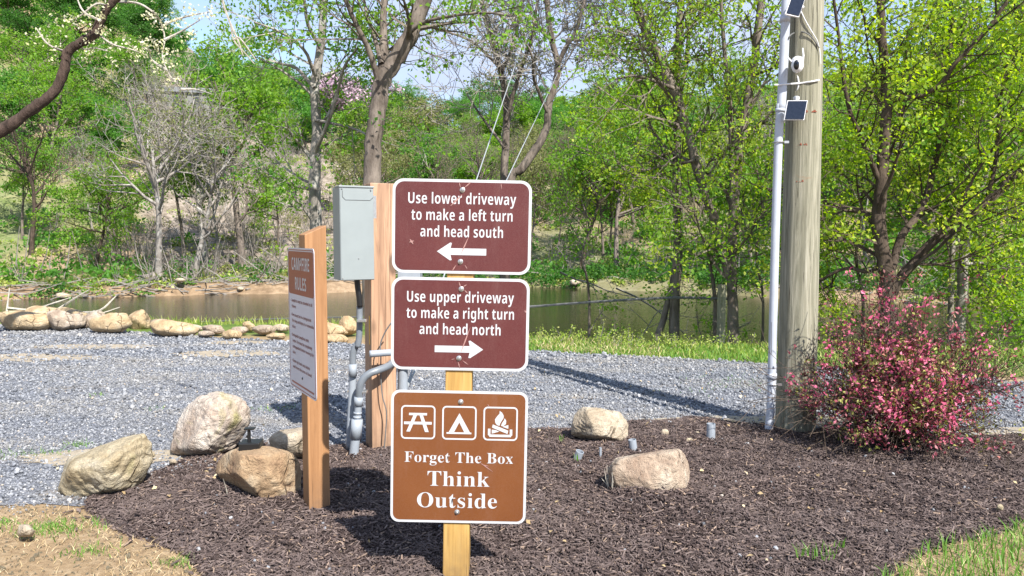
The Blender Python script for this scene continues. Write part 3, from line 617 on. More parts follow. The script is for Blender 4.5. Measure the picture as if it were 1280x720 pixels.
while len(placed) < 300 and tries < 14000:
    tries += 1
    t = rf.uniform(-.84, .80); Db = float(far_bank(t)); y = Db + 4 + (122 - Db) * rf.random() ** 1.05; x = t * y
    low = y < Db + 34
    if -.50 < t < -.20 and y < Db + 40:
        if rf.random() < .87: continue
        kd = rf.choice(['bare', 'bare', 'bare', 'loose'])
    elif y < Db + 17:
        if rf.random() < (.6 if t < .1 else .25): continue
        kd = rf.choice(['bare', 'loose', 'tall', 'loose', 'bare'] if t < .1 else ['loose', 'tall', 'loose', 'bare', 'round'])
    elif t < -.25: kd = rf.choice(['round', 'deep', 'round', 'loose', 'round'] if not low else ['round', 'loose', 'loose', 'bare', 'round'])
    elif t < .12: kd = rf.choice(['round', 'deep', 'tall', 'round', 'bare'] if not low else ['loose', 'bare', 'bare', 'round', 'bare'])
    else: kd = rf.choice(['round', 'deep', 'loose', 'tall', 'round'] if not low else ['round', 'loose', 'deep', 'bare', 'tall'])
    md = 2.9 + (y - Db) * .024
    if any((x - a) ** 2 + (y - b) ** 2 < md * md for a, b in placed): continue
    if -.46 < t < -.345 and y > 96: continue
    if 208 < 640 + FPX * t < 262 and HY - 22 < y < HY + 3: continue
    placed.append((x, y)); z_ = 'L' if t < -.2 else ('C' if t < .12 else 'R')
    if kd == 'tall' and z_ == 'L': kd = 'round'
    lf, bk, lb, gr = KINDS[(kd, z_)]; s = rf.uniform(.55, .88) * (.85 if t > -.25 and y > 80 else 1) * (1.1 if (t > .1 and low) else 1)
    f_ = (y - Db) / (122 - Db); s *= (.8 if f_ < .13 and t < -.5 else 1)
    FT.append((far_tree(kd, x, y, s, lf, bk, lb, gr, r=rf, wide=(rf.uniform(.95, 1.3) if kd not in ('bare',) and f_ > .13 else rf.uniform(.5, .75))), kd, lf, 640 + FPX * x / y, (y - Db) / (122 - Db)))
DESC = {'round': 'round', 'deep': 'dense', 'loose': 'loose crowned', 'bare': 'nearly bare', 'tall': 'tall narrow'}
LCOL = {'leaf_mid': 'mid green', 'leaf_deep': 'deep green', 'leaf_bright': 'bright green', 'leaf_olive': 'olive budding', 'leaf_yellow': 'yellow green'}
PLACE = [(90, 'at the left edge'), (190, 'above the big river rocks'), (290, 'left of the rules sign'), (400, 'above the rules sign'), (500, 'behind the crooked tree'), (600, 'behind the maroon signs'), (700, 'behind the guy wires'),
         (800, 'right of the forked bare tree'), (890, 'behind the upright bank tree'), (960, 'behind the slanting bank tree'), (1050, 'behind the utility pole'), (1170, 'behind the spreading tree'), (9999, 'beyond the right edge bank trees')]
bins = {}
for f in FT:
    pl = next(n_ for lim, n_ in PLACE if f[3] < lim); hs = 'low by the river' if f[4] < .22 else ('midway up the hill' if f[4] < .6 else 'high on the hill')
    bins.setdefault((DESC[f[1]], LCOL[f[2]], hs, pl), []).append(f)
for (a_, b_, hs, pl), L_ in bins.items():
    L_.sort(key=lambda f: f[3]); k_ = len(L_)
    for i, f in enumerate(L_):
        pre = '' if k_ == 1 else ('leftmost ' if i == 0 else ('rightmost ' if i == k_ - 1 else ('middle ' if k_ == 3 else ['', 'second-from-left ', 'third-from-left ', 'fourth-from-left ', 'fifth-from-left ', 'sixth-from-left ', 'seventh-from-left ', 'eighth-from-left ', 'ninth-from-left ', 'tenth-from-left ', 'eleventh-from-left ', 'twelfth-from-left ', 'thirteenth-from-left ', 'fourteenth-from-left '][min(i, 13)])))
        b2_ = '' if a_ == 'nearly bare' else b_ + ' '; f[0]['label'] = f'{pre}{a_} {b2_}tree {hs} {pl}'; f[0]['group'] = f'{b_} trees across the river {pl}'
# bank-side trees one can pick out across the river
def far_at(px, py, dY=0):
    t = (px - 640) / FPX; y = float(far_bank(t)) + 1.5 + dY; return t * y * 1.0, y
for (px, dY, kd, s, lf, bk, lb) in (
        (118, 3, 'loose', .62, 'leaf_bright', 'bark_dark', 'small bright yellow green tree with thin dark trunk on the far left bank'),
        (197, 0, 'bare', 1.05, 'leaf_olive', 'bark_pale', 'tall bare tree with exposed roots at the waterline left of the rules sign'),
        (243, 1, 'bare', .9, 'leaf_olive', 'bark_pale', 'bare grey tree leaning left of a pale pair on the far bank'),
        (258, 4, 'bare', 1.1, 'leaf_olive', 'bark_pale', 'palest bare trunk on the far bank slope'),
        (303, 3, 'tall', .95, 'leaf_bright', 'bark', 'slim brown trunked tree on the far bank nearest the rules sign'),
        (40, 5, 'bare', .8, 'leaf_mid', 'bark_dark', 'crooked dark tree on the far bank at the left edge'),
        (725, 1.2, 'bare', .85, 'leaf_mid', 'bark_dark', 'dark leaning tree at the far waterline right of the signs'),
        (772, 1.0, 'loose', .95, 'leaf_bright', 'bark', 'upright grey tree at the far waterline between leaning tree and thick trunk')):
    x, y = far_at(px, 0, dY); far_tree(kd, x, y, s, lf, bk, lb, None, 'bank_tree', rf)
x, y = far_at(432, 0, 52); far_tree('blossom', x, y, 1.9, 'leaf_lilac', 'bark', 'pale lilac flowering tree on the hillside above the big crooked trunk', None, 'blossom_tree', rf, wide=1.3)
# exposed roots of the waterline tree
rr = random.Random(9); x, y = far_at(197, 0, 0); z0 = H(x, y); root = empty('tree_roots', (x, y, z0), (0, 0, 0), 'tangle of exposed grey roots at the waterline under the tall bare tree', 'roots')
for k in range(13):
    a = -math.pi / 2 + rr.uniform(-1.5, 1.5); L = rr.uniform(1.2, 3.2); pts = [(0, 0, .5)]
    for i in range(1, 6): u = i / 5; pts.append((math.cos(a) * L * u + rr.uniform(-.15, .15), math.sin(a) * L * .5 * u, .5 - .9 * u ** .8 + rr.uniform(-.1, .1)))
    MB().tube(pts, [.09, .08, .06, .05, .035, .02], 5).build('root', M['twig_grey'], root, smooth=True)
# undergrowth on the far slope, driftwood litter
def clumps(name, n_, per, size, mat, rs, cond, rad=(.6, 1.6), hz=.7):
    C = []
    while len(C) < n_:
        t = rs.uniform(-.85, .85); D = float(far_bank(t)); y = D + cond(t, rs)
        if y is None or y - D > 200: continue
        x = t * y; C.append((x, y, H(x, y)))
    C = np.array(C); R = rs.uniform(rad[0], rad[1], n_); idx = np.repeat(np.arange(n_), per)
    u = rs.normal(0, 1, (len(idx), 3)); u /= np.linalg.norm(u, axis=1)[:, None]; u[:, 2] = np.abs(u[:, 2]) * hz
    Pn = C[idx] + u * (R[idx] * rs.uniform(.4, 1, len(idx)) ** .6)[:, None]
    return leaves(name, Pn, size, mat, None, rs, kind='stuff')
r1 = np.random.RandomState(11)
def c_any(t, q):
    o = q.uniform(1.5, 60)
    return 999 if (-.5 < t < -.18 and o < 42 and q.rand() < .96) else o
clumps('hillside_undergrowth', 760, 80, .24, M['leaf_mid'], r1, c_any)
clumps('bright_undergrowth', 330, 80, .20, M['leaf_bright'], r1, c_any, (.5, 1.3))
clumps('bank_scrub', 230, 70, .17, M['leaf_olive'], r1, lambda t, q: q.uniform(1.0, 26), (.5, 1.2), .8)
clumps('waterline_bushes', 300, 90, .15, M['leaf_deep'], r1, lambda t, q: (q.uniform(.3, 3.2) if (t > -.15 or t < -.52 or q.rand() < .12) and (t > -.5 or q.rand() < .2) else 999), (.4, 1.0), .9)
def c_shore(t, q): return q.uniform(.3, 3.2) if (t < -.1 or t > .4 or q.rand() < .4) else 999
clumps('shore_grass', 120, 70, .12, M['grass'], r1, c_shore, (.3, .9), .35)
def c_high(t, q):
    o = q.uniform(26, 82)
    return 999 if (-.5 < t < -.2 and o < 48) or (-.47 < t < -.33 and o > 68) or (t > -.2 and o > 74) else o
clumps('hillside_woodland', 900, 110, .25, M['leaf_mid'], r1, c_high, (1.0, 2.3), 1.0)
clumps('bright_woodland', 420, 110, .23, M['leaf_bright'], r1, c_high, (.9, 1.9), 1.0)
# dead sticks and fallen stems on the brown slope: uncountable litter
st = MB(); r2 = random.Random(8)
for k in range(900):
    t = r2.uniform(-.7, .75) if k % 2 else r2.uniform(-.5, -.12); y = float(far_bank(t)) + (r2.uniform(.5, 5) if k % 3 == 0 else r2.uniform(2, 45)); x = t * y; L = r2.uniform(.5, 2.6); a = r2.uniform(0, 6.28); z = H(x, y); e = r2.choice([.05, .15, .6, 1.3])
    d = Vector((math.cos(a) * math.cos(e), math.sin(a) * math.cos(e), math.sin(e))); p = Vector((x, y, z)); m = p + d * L * .5 + rdir(r2) * .1
    st.tube([p, m, p + d * L], [.035, .03, .012], 3, cap=False)
st.build('hillside_deadwood', M['twig_grey'], kind='stuff')
# grey brush: fans of thin stems on the slope, and debris along the waterline
bsh = MB(); r2 = random.Random(18)
for k in range(650):
    q_ = r2.random()
    t = r2.uniform(-.56, -.08) if q_ < .6 else (r2.uniform(-.1, .25) if q_ < .85 else r2.uniform(-.75, .75)); D_0 = float(far_bank(t))
    y = D_0 + (r2.uniform(1.2, 40) if q_ < .6 else r2.uniform(1.2, 60)); x = t * y; b_ = Vector((x, y, H(x, y))); hh = r2.uniform(.5, 2.3)
    for j in range(r2.randint(4, 8)):
        d = Vector((r2.uniform(-.5, .5), r2.uniform(-.5, .5), 1)).normalized(); m_ = b_ + d * hh * .5; e_ = m_ + (d + rdir(r2) * .3).normalized() * hh * r2.uniform(.3, .6)
        bsh.tube([b_, m_, e_], [.022, .015, .006], 3, cap=False)
        bsh.tube([m_, m_ + (d + rdir(r2) * .7).normalized() * hh * .35], [.011, .005], 3, cap=False)
bsh.build('grey_brush', M['twig_grey'], kind='stuff')
sd_ = MB()
for k in range(420):
    t = r2.uniform(-.75, -.08) if k % 4 else r2.uniform(.35, .7); y = float(far_bank(t)) + r2.uniform(-.1, 1.6); x = t * y; a = r2.uniform(-.5, .5) + (3.14 if r2.random() < .5 else 0); L = r2.uniform(.3, 1.6); z = H(x, y) + .03; d = Vector((math.cos(a), math.sin(a), r2.uniform(-.1, .35))); p = Vector((x, y, z)); m = p + d * L * .5 + rdir(r2) * .08
    sd_.tube([p, m, p + d * L], [.035, .03, .012], 4, cap=False)
sd_.build('shore_deadwood', M['twig_grey'], kind='stuff')
clumps('shore_plants', 200, 40, .13, M['weed'], r1, lambda t, q: q.uniform(.1, 2.6), (.15, .6), .6)
clumps('dry_slope_grass', 700, 40, .16, M['weed'], r1, lambda t, q: q.uniform(1, 40) if -.6 < t < -.05 else (q.uniform(1, 30) if q.rand() < .3 else 999), (.25, .9), .4)
# building on the far hillside
p = P(236, 131, HY - 1.5); sh = empty('hillside_house', (p.x, p.y, H(p.x, p.y) + .4), (0, 0, .25), 'small grey low roofed house half hidden high on the left hillside', 'house')
MB().box(-2.2, 2.2, -1.5, 1.5, -2, 1.3).build('wall', plain('grey_siding', (.20, .20, .19, 1), .8), sh)
MB().add([(-2.5, -1.8, 1.3), (2.5, -1.8, 1.3), (2.5, 1.8, 1.3), (-2.5, 1.8, 1.3), (-2.5, 0, 2.1), (2.5, 0, 2.1)], [(0, 3, 2, 1), (0, 1, 5, 4), (2, 3, 4, 5), (0, 4, 3), (1, 2, 5)]).build('roof', plain('pale_metal_roof', (.17, .175, .18, 1), .8), sh)
for k in (-1.2, .6): MB().box(k, k + .7, -1.53, -1.5, .1, .9).build('window', M['seam'], sh)

# ================================================================== NEAR TREES
def near_tree(name, label, Y, limbs, spawn, leafset, bark, cfg, seed, depth=None, twigmat=None, extra=None):
    """limbs: list of (pixel path, first width px, last width px, depth drift); first limb is the trunk"""
    r = random.Random(seed); q = np.random.RandomState(seed)
    x0, y0 = P(limbs[0][0][0][0], 400, Y).x, Y; base = Vector((x0, y0, H(x0, y0)))
    t = empty(name, base, (0, 0, 0), label, 'tree'); trunkW = MB(); tips = []; tw = MB()
    for i, (path, w0, w1, dr) in enumerate(limbs):
        n_ = len(path); pts = [P(px, py, Y + dr * (k / (n_ - 1)) + (.0 if i == 0 else (dr * .0))) for k, (px, py) in enumerate(path)]
        if i == 0:
            pts[0] = Vector((pts[0].x, Y, min(pts[0].z, base.z)));
            pts = [pts[0] + Vector((0, 0, -.3))] + pts
        rad = [(w0 + (w1 - w0) * k / (len(pts) - 1)) * .5 / FPX * Y for k in range(len(pts))]
        if i == 0: rad[0] *= 1.35; rad[1] *= 1.15
        sp = spline([tuple(p) + (rr_,) for p, rr_ in zip(pts, rad)], 4); P3 = [Vector(s[:3]) for s in sp]; R3 = [s[3] for s in sp]
        P3 = [p + rdir(r) * (R3[k] * .14) for k, p in enumerate(P3)]
        sides = 14 if w0 > 15 else (9 if w0 > 7 else 6)
        if i == 0: trunkW.tube(P3, R3, sides, cap=False, jit=.05, rng=r)
        else: b = MB().tube(P3, R3, sides, cap=False, jit=.05, rng=r); b.build('limb', M[bark], t, world=True, smooth=True)
        ns, t0, L0, L1, lv = spawn[i] if i < len(spawn) else spawn[-1]
        for k in range(ns):
            u = t0 + (1 - t0) * (k + r.random()) / max(ns, 1); j = min(int(u * (len(P3) - 1)), len(P3) - 2); ax = (P3[j + 1] - P3[j]).normalized()
            o_ = rdir(r); o_ = (o_ - ax * o_.dot(ax)).normalized(); an = r.uniform(.5, 1.2)
            grow(tw, tips, P3[j], ax * math.cos(an) + o_ * math.sin(an), r.uniform(L0, L1), max(.01, R3[j] * r.uniform(.3, .5)), lv, cfg, r)
    trunkW.build('trunk', M[bark], t, world=True, smooth=True)
    tw.build('twigs', M[twigmat or bark], t, world=True)
    tips = np.array(tips) if tips else np.zeros((0, 3))
    for (mt, cnt, size, sp_) in leafset:
        if cnt and len(tips):
            # leaves gather in sprays: pick a share of the tips, several leaves on each
            k = q.randint(0, len(tips), max(1, cnt // 9)); C = np.repeat(tips[k] + q.normal(0, sp_ * .6, (len(k), 3)), 9, 0) + q.normal(0, sp_ * .75, (len(k) * 9, 3)) * np.array([1, 1, .6])
            leaves('crown', C, size, M[mt], t, q)
    return t
CF = dict(seg=.3, wander=.25, up=.04, rmin=.0035, leaf_lv=2, lv=3, nch=[4, 4, 2])
near_tree('slim_tree', 'slim grey tree with light green leaves just left of the meter box', 12.0, [
    ([(394, 330), (394, 280), (393, 220), (396, 160), (393, 110), (401, 60), (405, 0), (408, -80)], 17, 8, .2),
    ([(394, 95), (380, 62), (350, 40), (318, 28)], 5, 2, -1.0),
    ([(394, 190), (415, 140), (430, 85), (447, 60)], 6, 2, -1.2),
    ([(393, 110), (370, 85), (345, 78), (325, 68)], 5, 2, .8),
    ([(401, 60), (385, 30), (378, -20)], 6, 3, -.5),
    ([(394, 150), (440, 160), (470, 175)], 4, 2, -.8)],
    [(17, .25, .7, 1.5, 1), (4, .3, .5, 1.0, 1), (4, .3, .5, 1.0, 1), (4, .3, .5, 1.0, 1)], [('leaf_bright', 4600, .062, .11), ('leaf_mid', 1600, .06, .12)], 'bark_pale', CF, 21)
near_tree('crooked_tree', 'big crooked tree with dark bent upper trunk behind the wooden meter post', 10.5, [
    ([(463, 420), (463, 300), (464, 240), (465, 200), (469, 160), (474, 130), (479, 100), (494, 75), (510, 50), (522, 22), (533, -15), (548, -90)], 23, 19, .1),
    ([(474, 105), (480, 70), (479, 35), (480, -10), (478, -60)], 13, 6, .5),
    ([(472, 98), (462, 65), (447, 35), (432, 0), (420, -40)], 8, 4, -.6),
    ([(477, 80), (468, 45), (458, 15), (450, -30)], 7, 3, .8),
    ([(508, 45), (530, 28), (565, 20), (605, 16), (640, 20)], 5, 2, -.9),
    ([(492, 70), (500, 50), (520, 40), (535, 10)], 7, 3, .6)],
    [(4, .6, .6, 1.1, 1), (9, .3, .7, 1.4, 1), (9, .3, .7, 1.4, 1), (7, .3, .6, 1.2, 1), (7, .2, .5, 1.0, 1)], [('leaf_bright', 3200, .065, .10)], 'bark', CF, 22)
CB = dict(seg=.28, wander=.3, up=.05, rmin=.0055, leaf_lv=3, lv=3, nch=[5, 5, 4])
near_tree('budding_tree', 'bare budding tree with pale upright trunk just above the top driveway sign', 14.0, [
    ([(629, 400), (630, 260), (631, 200), (633, 150), (630, 110), (622, 75), (610, 35), (600, -10), (590, -60)], 12, 5, .2),
    ([(633, 150), (641, 120), (652, 85), (664, 50), (672, 0)], 6, 3, -.5),
    ([(627, 90), (640, 60), (650, 20), (655, -30)], 6, 2, .6), ([(625, 85), (600, 60), (575, 45), (548, 38)], 4, 2, -.8), ([(631, 185), (605, 150), (585, 120)], 4, 2, .8)],
    [(9, .35, .8, 1.7, 0), (8, .2, .7, 1.3, 1)], [('leaf_olive', 1600, .05, .12), ('leaf_yellow', 500, .05, .12)], 'bark', CB, 23, twigmat='twig_grey')
near_tree('forked_bare_tree', 'dark leaning tree forking against the sky right of the top driveway sign', 13.0, [
    ([(625, 400), (636, 250), (652, 212), (670, 185), (683, 160), (686, 130), (694, 105), (697, 80), (690, 50), (684, 10), (680, -40)], 13, 6, .1),
    ([(697, 80), (708, 58), (720, 38), (730, 0), (735, -40)], 6, 3, -.5),
    ([(690, 50), (670, 30), (660, 0), (655, -30)], 5, 2, .6), ([(684, 140), (668, 100), (665, 70), (650, 40)], 5, 2, -.7), ([(712, 50), (735, 50), (752, 40)], 3, 2, .4)],
    [(6, .5, .8, 1.6, 0), (9, .2, .6, 1.2, 1)], [('leaf_olive', 1300, .05, .12)], 'bark', CB, 24, twigmat='twig_grey')
near_tree('twin_trunk_tree', 'upright grey tree leaning over the river bank between signs and pole', 9.6, [
    ([(842, 425), (845, 360), (848, 300), (846, 230), (847, 170), (846, 110), (848, 50), (852, -10), (855, -80)], 14, 7, .1),
    ([(847, 130), (858, 80), (862, 30), (866, -30)], 6, 3, .5),
    ([(820, 425), (832, 390), (841, 350), (845, 320)], 9, 6, .15), ([(847, 190), (825, 195), (800, 215), (790, 235)], 4, 2, -.4), ([(846, 100), (820, 60), (800, 30)], 4, 2, -.6)],
    [(24, .4, .7, 1.5, 1), (10, .1, .5, 1.1, 1), (0, 0, 0, 0, 1), (4, .3, .4, .7, 1), (6, .3, .4, .9, 1)], [('leaf_yellow', 3600, .048, .10), ('leaf_bright', 3200, .048, .11)], 'bark', CF, 25)
near_tree('slanting_tree', 'forked tree with a long trunk slanting up left beside the white conduit', 8.9, [
    ([(918, 440), (917, 400), (915, 340), (917, 270), (922, 200), (932, 140), (942, 80), (950, 20), (958, -60)], 15, 9, .1),
    ([(911, 345), (903, 312), (893, 275), (878, 235), (868, 195), (855, 150), (842, 110), (824, 72), (808, 40), (796, 5), (788, -50)], 12, 11, .3),
    ([(916, 240), (914, 170), (911, 110), (905, 60), (900, -20)], 7, 4, -.3), ([(926, 180), (945, 160), (960, 150)], 4, 2, .3), ([(842, 110), (815, 100), (790, 95), (765, 100)], 5, 2, -.4),
    ([(870, 200), (840, 205), (810, 185)], 4, 2, .5), ([(905, 320), (880, 300), (870, 270)], 4, 2, -.5)],
    [(20, .3, .6, 1.3, 1), (24, .2, .6, 1.4, 1), (12, .2, .5, 1.1, 1), (4, .2, .4, .8, 1), (7, .2, .4, .9, 1)], [('leaf_yellow', 6800, .045, .10), ('leaf_bright', 3600, .047, .11)], 'bark', CF, 26)
near_tree('spreading_tree', 'spreading dark tree with a long bough rising right behind the pink shrub', 7.6, [
    ([(1106, 455), (1108, 410), (1110, 360), (1105, 325), (1098, 285), (1101, 240), (1104, 195), (1108, 140), (1106, 90), (1102, 30), (1100, -60)], 24, 8, .0),
    ([(1112, 372), (1128, 345), (1146, 325), (1168, 300), (1198, 280), (1232, 254), (1256, 230), (1285, 206), (1340, 165)], 13, 8, -.3),
    ([(1098, 285), (1080, 266), (1055, 260), (1020, 248), (990, 235), (960, 238)], 9, 5, .4),
    ([(1106, 130), (1120, 124), (1148, 120), (1175, 106), (1195, 78), (1230, 42), (1260, 0)], 7, 4, -.6),
    ([(1112, 350), (1125, 300), (1150, 265), (1165, 220), (1175, 170), (1185, 100), (1190, 20)], 11, 5, .5),
    ([(1104, 330), (1085, 340), (1060, 335), (1035, 345), (1015, 360)], 6, 3, .5),
    ([(1101, 230), (1080, 180), (1060, 130), (1050, 60), (1040, -20)], 7, 3, -.4), ([(1104, 190), (1125, 150), (1130, 90), (1140, 20)], 6, 3, .5),
    ([(1140, 330), (1180, 330), (1215, 320), (1250, 325)], 4, 2, .3), ([(1232, 254), (1245, 200), (1250, 130), (1262, 60)], 6, 3, -.2)],
    [(14, .35, .6, 1.2, 1), (14, .15, .5, 1.2, 1), (11, .2, .5, 1.0, 1), (12, .2, .5, 1.1, 1), (16, .2, .6, 1.2, 1), (8, .2, .4, .8, 1), (14, .2, .5, 1.1, 1)], [('leaf_yellow', 21000, .044, .10), ('leaf_bright', 3500, .046, .11)], 'bark_dark', dict(CF, nch=[4, 3, 2]), 27)
near_tree('grey_trunk_tree', 'straight grey trunked tree right of the pink shrub with bright green leaves', 8.2, [
    ([(1199, 458), (1200, 410), (1203, 350), (1206, 290), (1207, 220), (1200, 140), (1205, 60), (1210, -40)], 15, 8, .2),
    ([(1206, 290), (1225, 240), (1245, 180), (1250, 100), (1255, 20)], 6, 4, .3), ([(1205, 330), (1240, 330), (1275, 345)], 4, 2, .3)],
    [(18, .45, .6, 1.3, 1), (10, .2, .6, 1.2, 1), (6, .2, .5, .9, 1)], [('leaf_bright', 7500, .05, .11)], 'bark_pale', CF, 28)
near_tree('thin_trunk_tree', 'thinner trunk standing just left of the straight grey tree', 8.5, [
    ([(1188, 458), (1188, 400), (1190, 340), (1191, 280), (1186, 200), (1180, 120), (1172, 20), (1170, -40)], 8, 4, .2)],
    [(10, .4, .5, 1.1, 1)], [('leaf_bright', 2600, .06, .11)], 'bark_pale', CF, 29)
near_tree('edge_tree', 'leafy bright tree filling the right edge of the view above the bank', 9.0, [
    ([(1330, 470), (1332, 380), (1325, 280), (1318, 180), (1320, 60), (1325, -60)], 16, 9, .2),
    ([(1328, 340), (1290, 300), (1262, 290), (1235, 300)], 7, 3, .3), ([(1322, 220), (1290, 180), (1270, 150), (1250, 110)], 7, 3, -.4), ([(1330, 400), (1300, 380), (1270, 385), (1240, 400)], 5, 2, .2), ([(1320, 100), (1290, 60), (1270, 10)], 6, 3, .4)],
    [(16, .2, .8, 1.5, 1), (10, .2, .6, 1.2, 1)], [('leaf_bright', 11500, .052, .12)], 'bark', CF, 30)
# saplings and brush along the near bank
for i, (px, Y, w, top, lb) in enumerate(((733, 10.0, 4, 250, 'thin sapling over the water left of the upright grey tree'), (890, 9.3, 6, 330, 'short dark stem leaning between the two bank trees'),
                                      (1075, 8.9, 5, 150, 'thin pale stem left of the spreading tree trunk'), (1038, 8.6, 4, 300, 'thin brown stem just right of the utility pole'), (950, 9.2, 4, 200, 'thin leafy stem left of the white conduit'))):
    near_tree('sapling', lb, Y, [([(px, 440), (px + 4, 380), (px - 5, 320), (px + 3, (320 + top) / 2), (px - 6, top)], w, w * .5, .1)], [(10, .2, .4, .9, 1)], [('leaf_bright', 1100 if i != 2 else 500, .05, .10)], 'bark', CF, 40 + i)
# leaning dead stems near the bank
bs = MB(); r3 = random.Random(31)
for (a, b, Y) in (((760, 470), (812, 360), 10.2), ((770, 360), (880, 420), 10.4), ((700, 340), (790, 400), 11), ((860, 440), (935, 395), 9.4), ((1020, 440), (1075, 385), 9.2)):
    p0 = P(*a, Y); p1 = P(*b, Y); p0.z = max(p0.z, H(p0.x, p0.y) - .05); tips = []
    cfg = dict(CF, nch=[3, 3]); grow(bs, tips, p0, (p1 - p0).normalized(), (p1 - p0).length, .018, 1, cfg, r3)
bs.build('bank_brush', M['twig_grey'], kind='stuff')
# fallen dry leaves
qq = np.random.RandomState(12); X = qq.uniform(-2.4, 4, 320); Y = qq.uniform(2.2, 6.5, 320); k = np.abs(X) < Y * .75; X, Y = X[k], Y[k]
Z = np.where(inside(mulch_poly, X, Y), mulch_z(dist_poly(mulch_poly[::3], X, Y), X, Y) + .022, .02)
leaves('fallen_leaves', np.stack([X, Y, Z], -1), qq.uniform(.012, .032, len(X)), M['straw'], None, qq, up=2.2, kind='stuff')
# low weeds with small yellow-green leaves along the bank, and brush down the bank
r4 = np.random.RandomState(4); C = []
stems = MB(); r5 = random.Random(5)
for k in range(170):
    t = r4.uniform(.02, .9) if k > 90 else r4.uniform(.04, .3); y = float(near_bank(t)) + r4.uniform(-.55, .5); x = t * y
    if inside(gravel_poly, np.array([x]), np.array([y]))[0]: continue
    z = H(x, y); h = r4.uniform(.05, .17) * (1.7 if .06 < t < .2 and r4.rand() < .4 else 1); p = Vector((x, y, z)); e = p + Vector((r4.uniform(-.1, .1), r4.uniform(-.1, .1), h)); stems.tube([p, (p + e) / 2 + rdir(r5) * .02, e], [.004, .003, .002], 3, cap=False)
    for j in range(9): f = (j + 1) / 9; C.append(tuple(p.lerp(e, f) + rdir(r5) * .05 * (1.3 - f)))
stems.build('bank_weed_stalks', M['twig_grey'], kind='stuff')
leaves('bank_weed_leaves', jit(C, 3, .02, r4), .024, M['weed'], None, r4, kind='stuff')
C = []
for k in range(150):
    t = r4.uniform(.26, 1.0); y = float(near_bank(t)) + r4.uniform(.6, 2.6); x = t * y; R_ = r4.uniform(.10, .30); u = r4.normal(0, 1, (38, 3)) * R_ * .5; C.append(np.array([x, y, H(x, y) + R_ * .5]) + u)
leaves('bank_bushes', np.concatenate(C), .05, M['leaf_bright'], None, r4, kind='stuff')
# near gnarled limb with cream blossom, tree outside the frame on the left
Yl = 7.5; LS = 7.5 / 3.3; tb = P(-330, 400, 7.9); bt = empty('blossoming_tree', (tb.x, tb.y, 0), (0, 0, 0), 'gnarled dark limb with cream blossom reaching in at the top left corner', 'tree')
MB().tube(spline([(tb.x, tb.y, -.1), (tb.x + .03, tb.y, .6), (tb.x, tb.y, 1.3), P(-280, 215, 7.8), P(-200, 193, 7.55)], 4), [.20 - .008 * k for k in range(17)], 12).build('trunk', M['bark_limb'], bt, world=True, smooth=True)
lp = [(-210, 195), (-120, 190), (-50, 186), (0, 164), (38, 138), (68, 114), (80, 88), (84, 66), (100, 54), (116, 44), (126, 26), (136, 8), (150, -6), (170, -30), (200, -60)]
r6 = random.Random(66); q6 = np.random.RandomState(66)
sp = spline([tuple(P(x, y, Yl)) + (w * .5 / FPX * Yl,) for (x, y), w in zip(lp, [17, 16, 15, 14, 13, 12, 11, 10.5, 10.5, 11, 10, 9, 9, 8, 7])], 6)
MB().tube([Vector(s[:3]) + rdir(r6) * .005 for s in sp], [s[3] * r6.uniform(.88, 1.14) for s in sp], 12, cap=True, jit=.07, rng=r6).build('limb', M['bark_limb'], bt, world=True, smooth=True)
tips = []
for path in ([(148, 2), (172, 4), (190, 14), (200, 26), (206, 48), (203, 70), (211, 92), (226, 112)], [(84, 66), (60, 55), (45, 35)], [(120, 40), (140, 55), (165, 62), (185, 70)], [(126, 26), (105, 15), (95, -5)], [(136, 8), (120, 5), (100, 20), (85, 25)], [(205, 50), (225, 40), (250, 25)], [(209, 88), (190, 75), (186, 60)], [(100, 54), (105, 62), (118, 60), (135, 64)], [(206, 30), (235, 20), (262, 15)], [(226, 112), (245, 112), (265, 118)]):
    pts = spline([P(x, y, Yl + r6.uniform(-.25, .25)) for x, y in path], 4); n_ = len(pts)
    MB().tube(pts, [.0135 - .010 * k / n_ for k in range(n_)], 5, cap=False).build('branch', M['twig_pale'], bt, world=True)
    tips += [tuple(p) for p in pts[2:]] if len(path) != 3 or path[0][0] < 220 else []
C = np.array(tips); k = q6.randint(0, len(C), 110); C = np.repeat(C[k] + q6.normal(0, .07, (len(k), 3)), 9, 0) + q6.normal(0, .028, (len(k) * 9, 3))
leaves('blossom', C, .030, M['blossom'], bt, q6)
tn = empty('thin_branch', P(285, -60, 4.0), (0, 0, 0), 'thin pale twig hanging into the blue sky at the top left', 'twig')
for path in ([(270, -60), (278, 0), (288, 30), (292, 50), (305, 65), (318, 80)], [(288, 30), (298, 52), (304, 70)], [(292, 50), (300, 48), (320, 75)]):
    pts = spline([P(x, y, 4.0) for x, y in path], 4); MB().tube(pts, [.007 - .005 * k / len(pts) for k in range(len(pts))], 5, cap=False).build('branch', M['twig_pale'], tn, world=True)
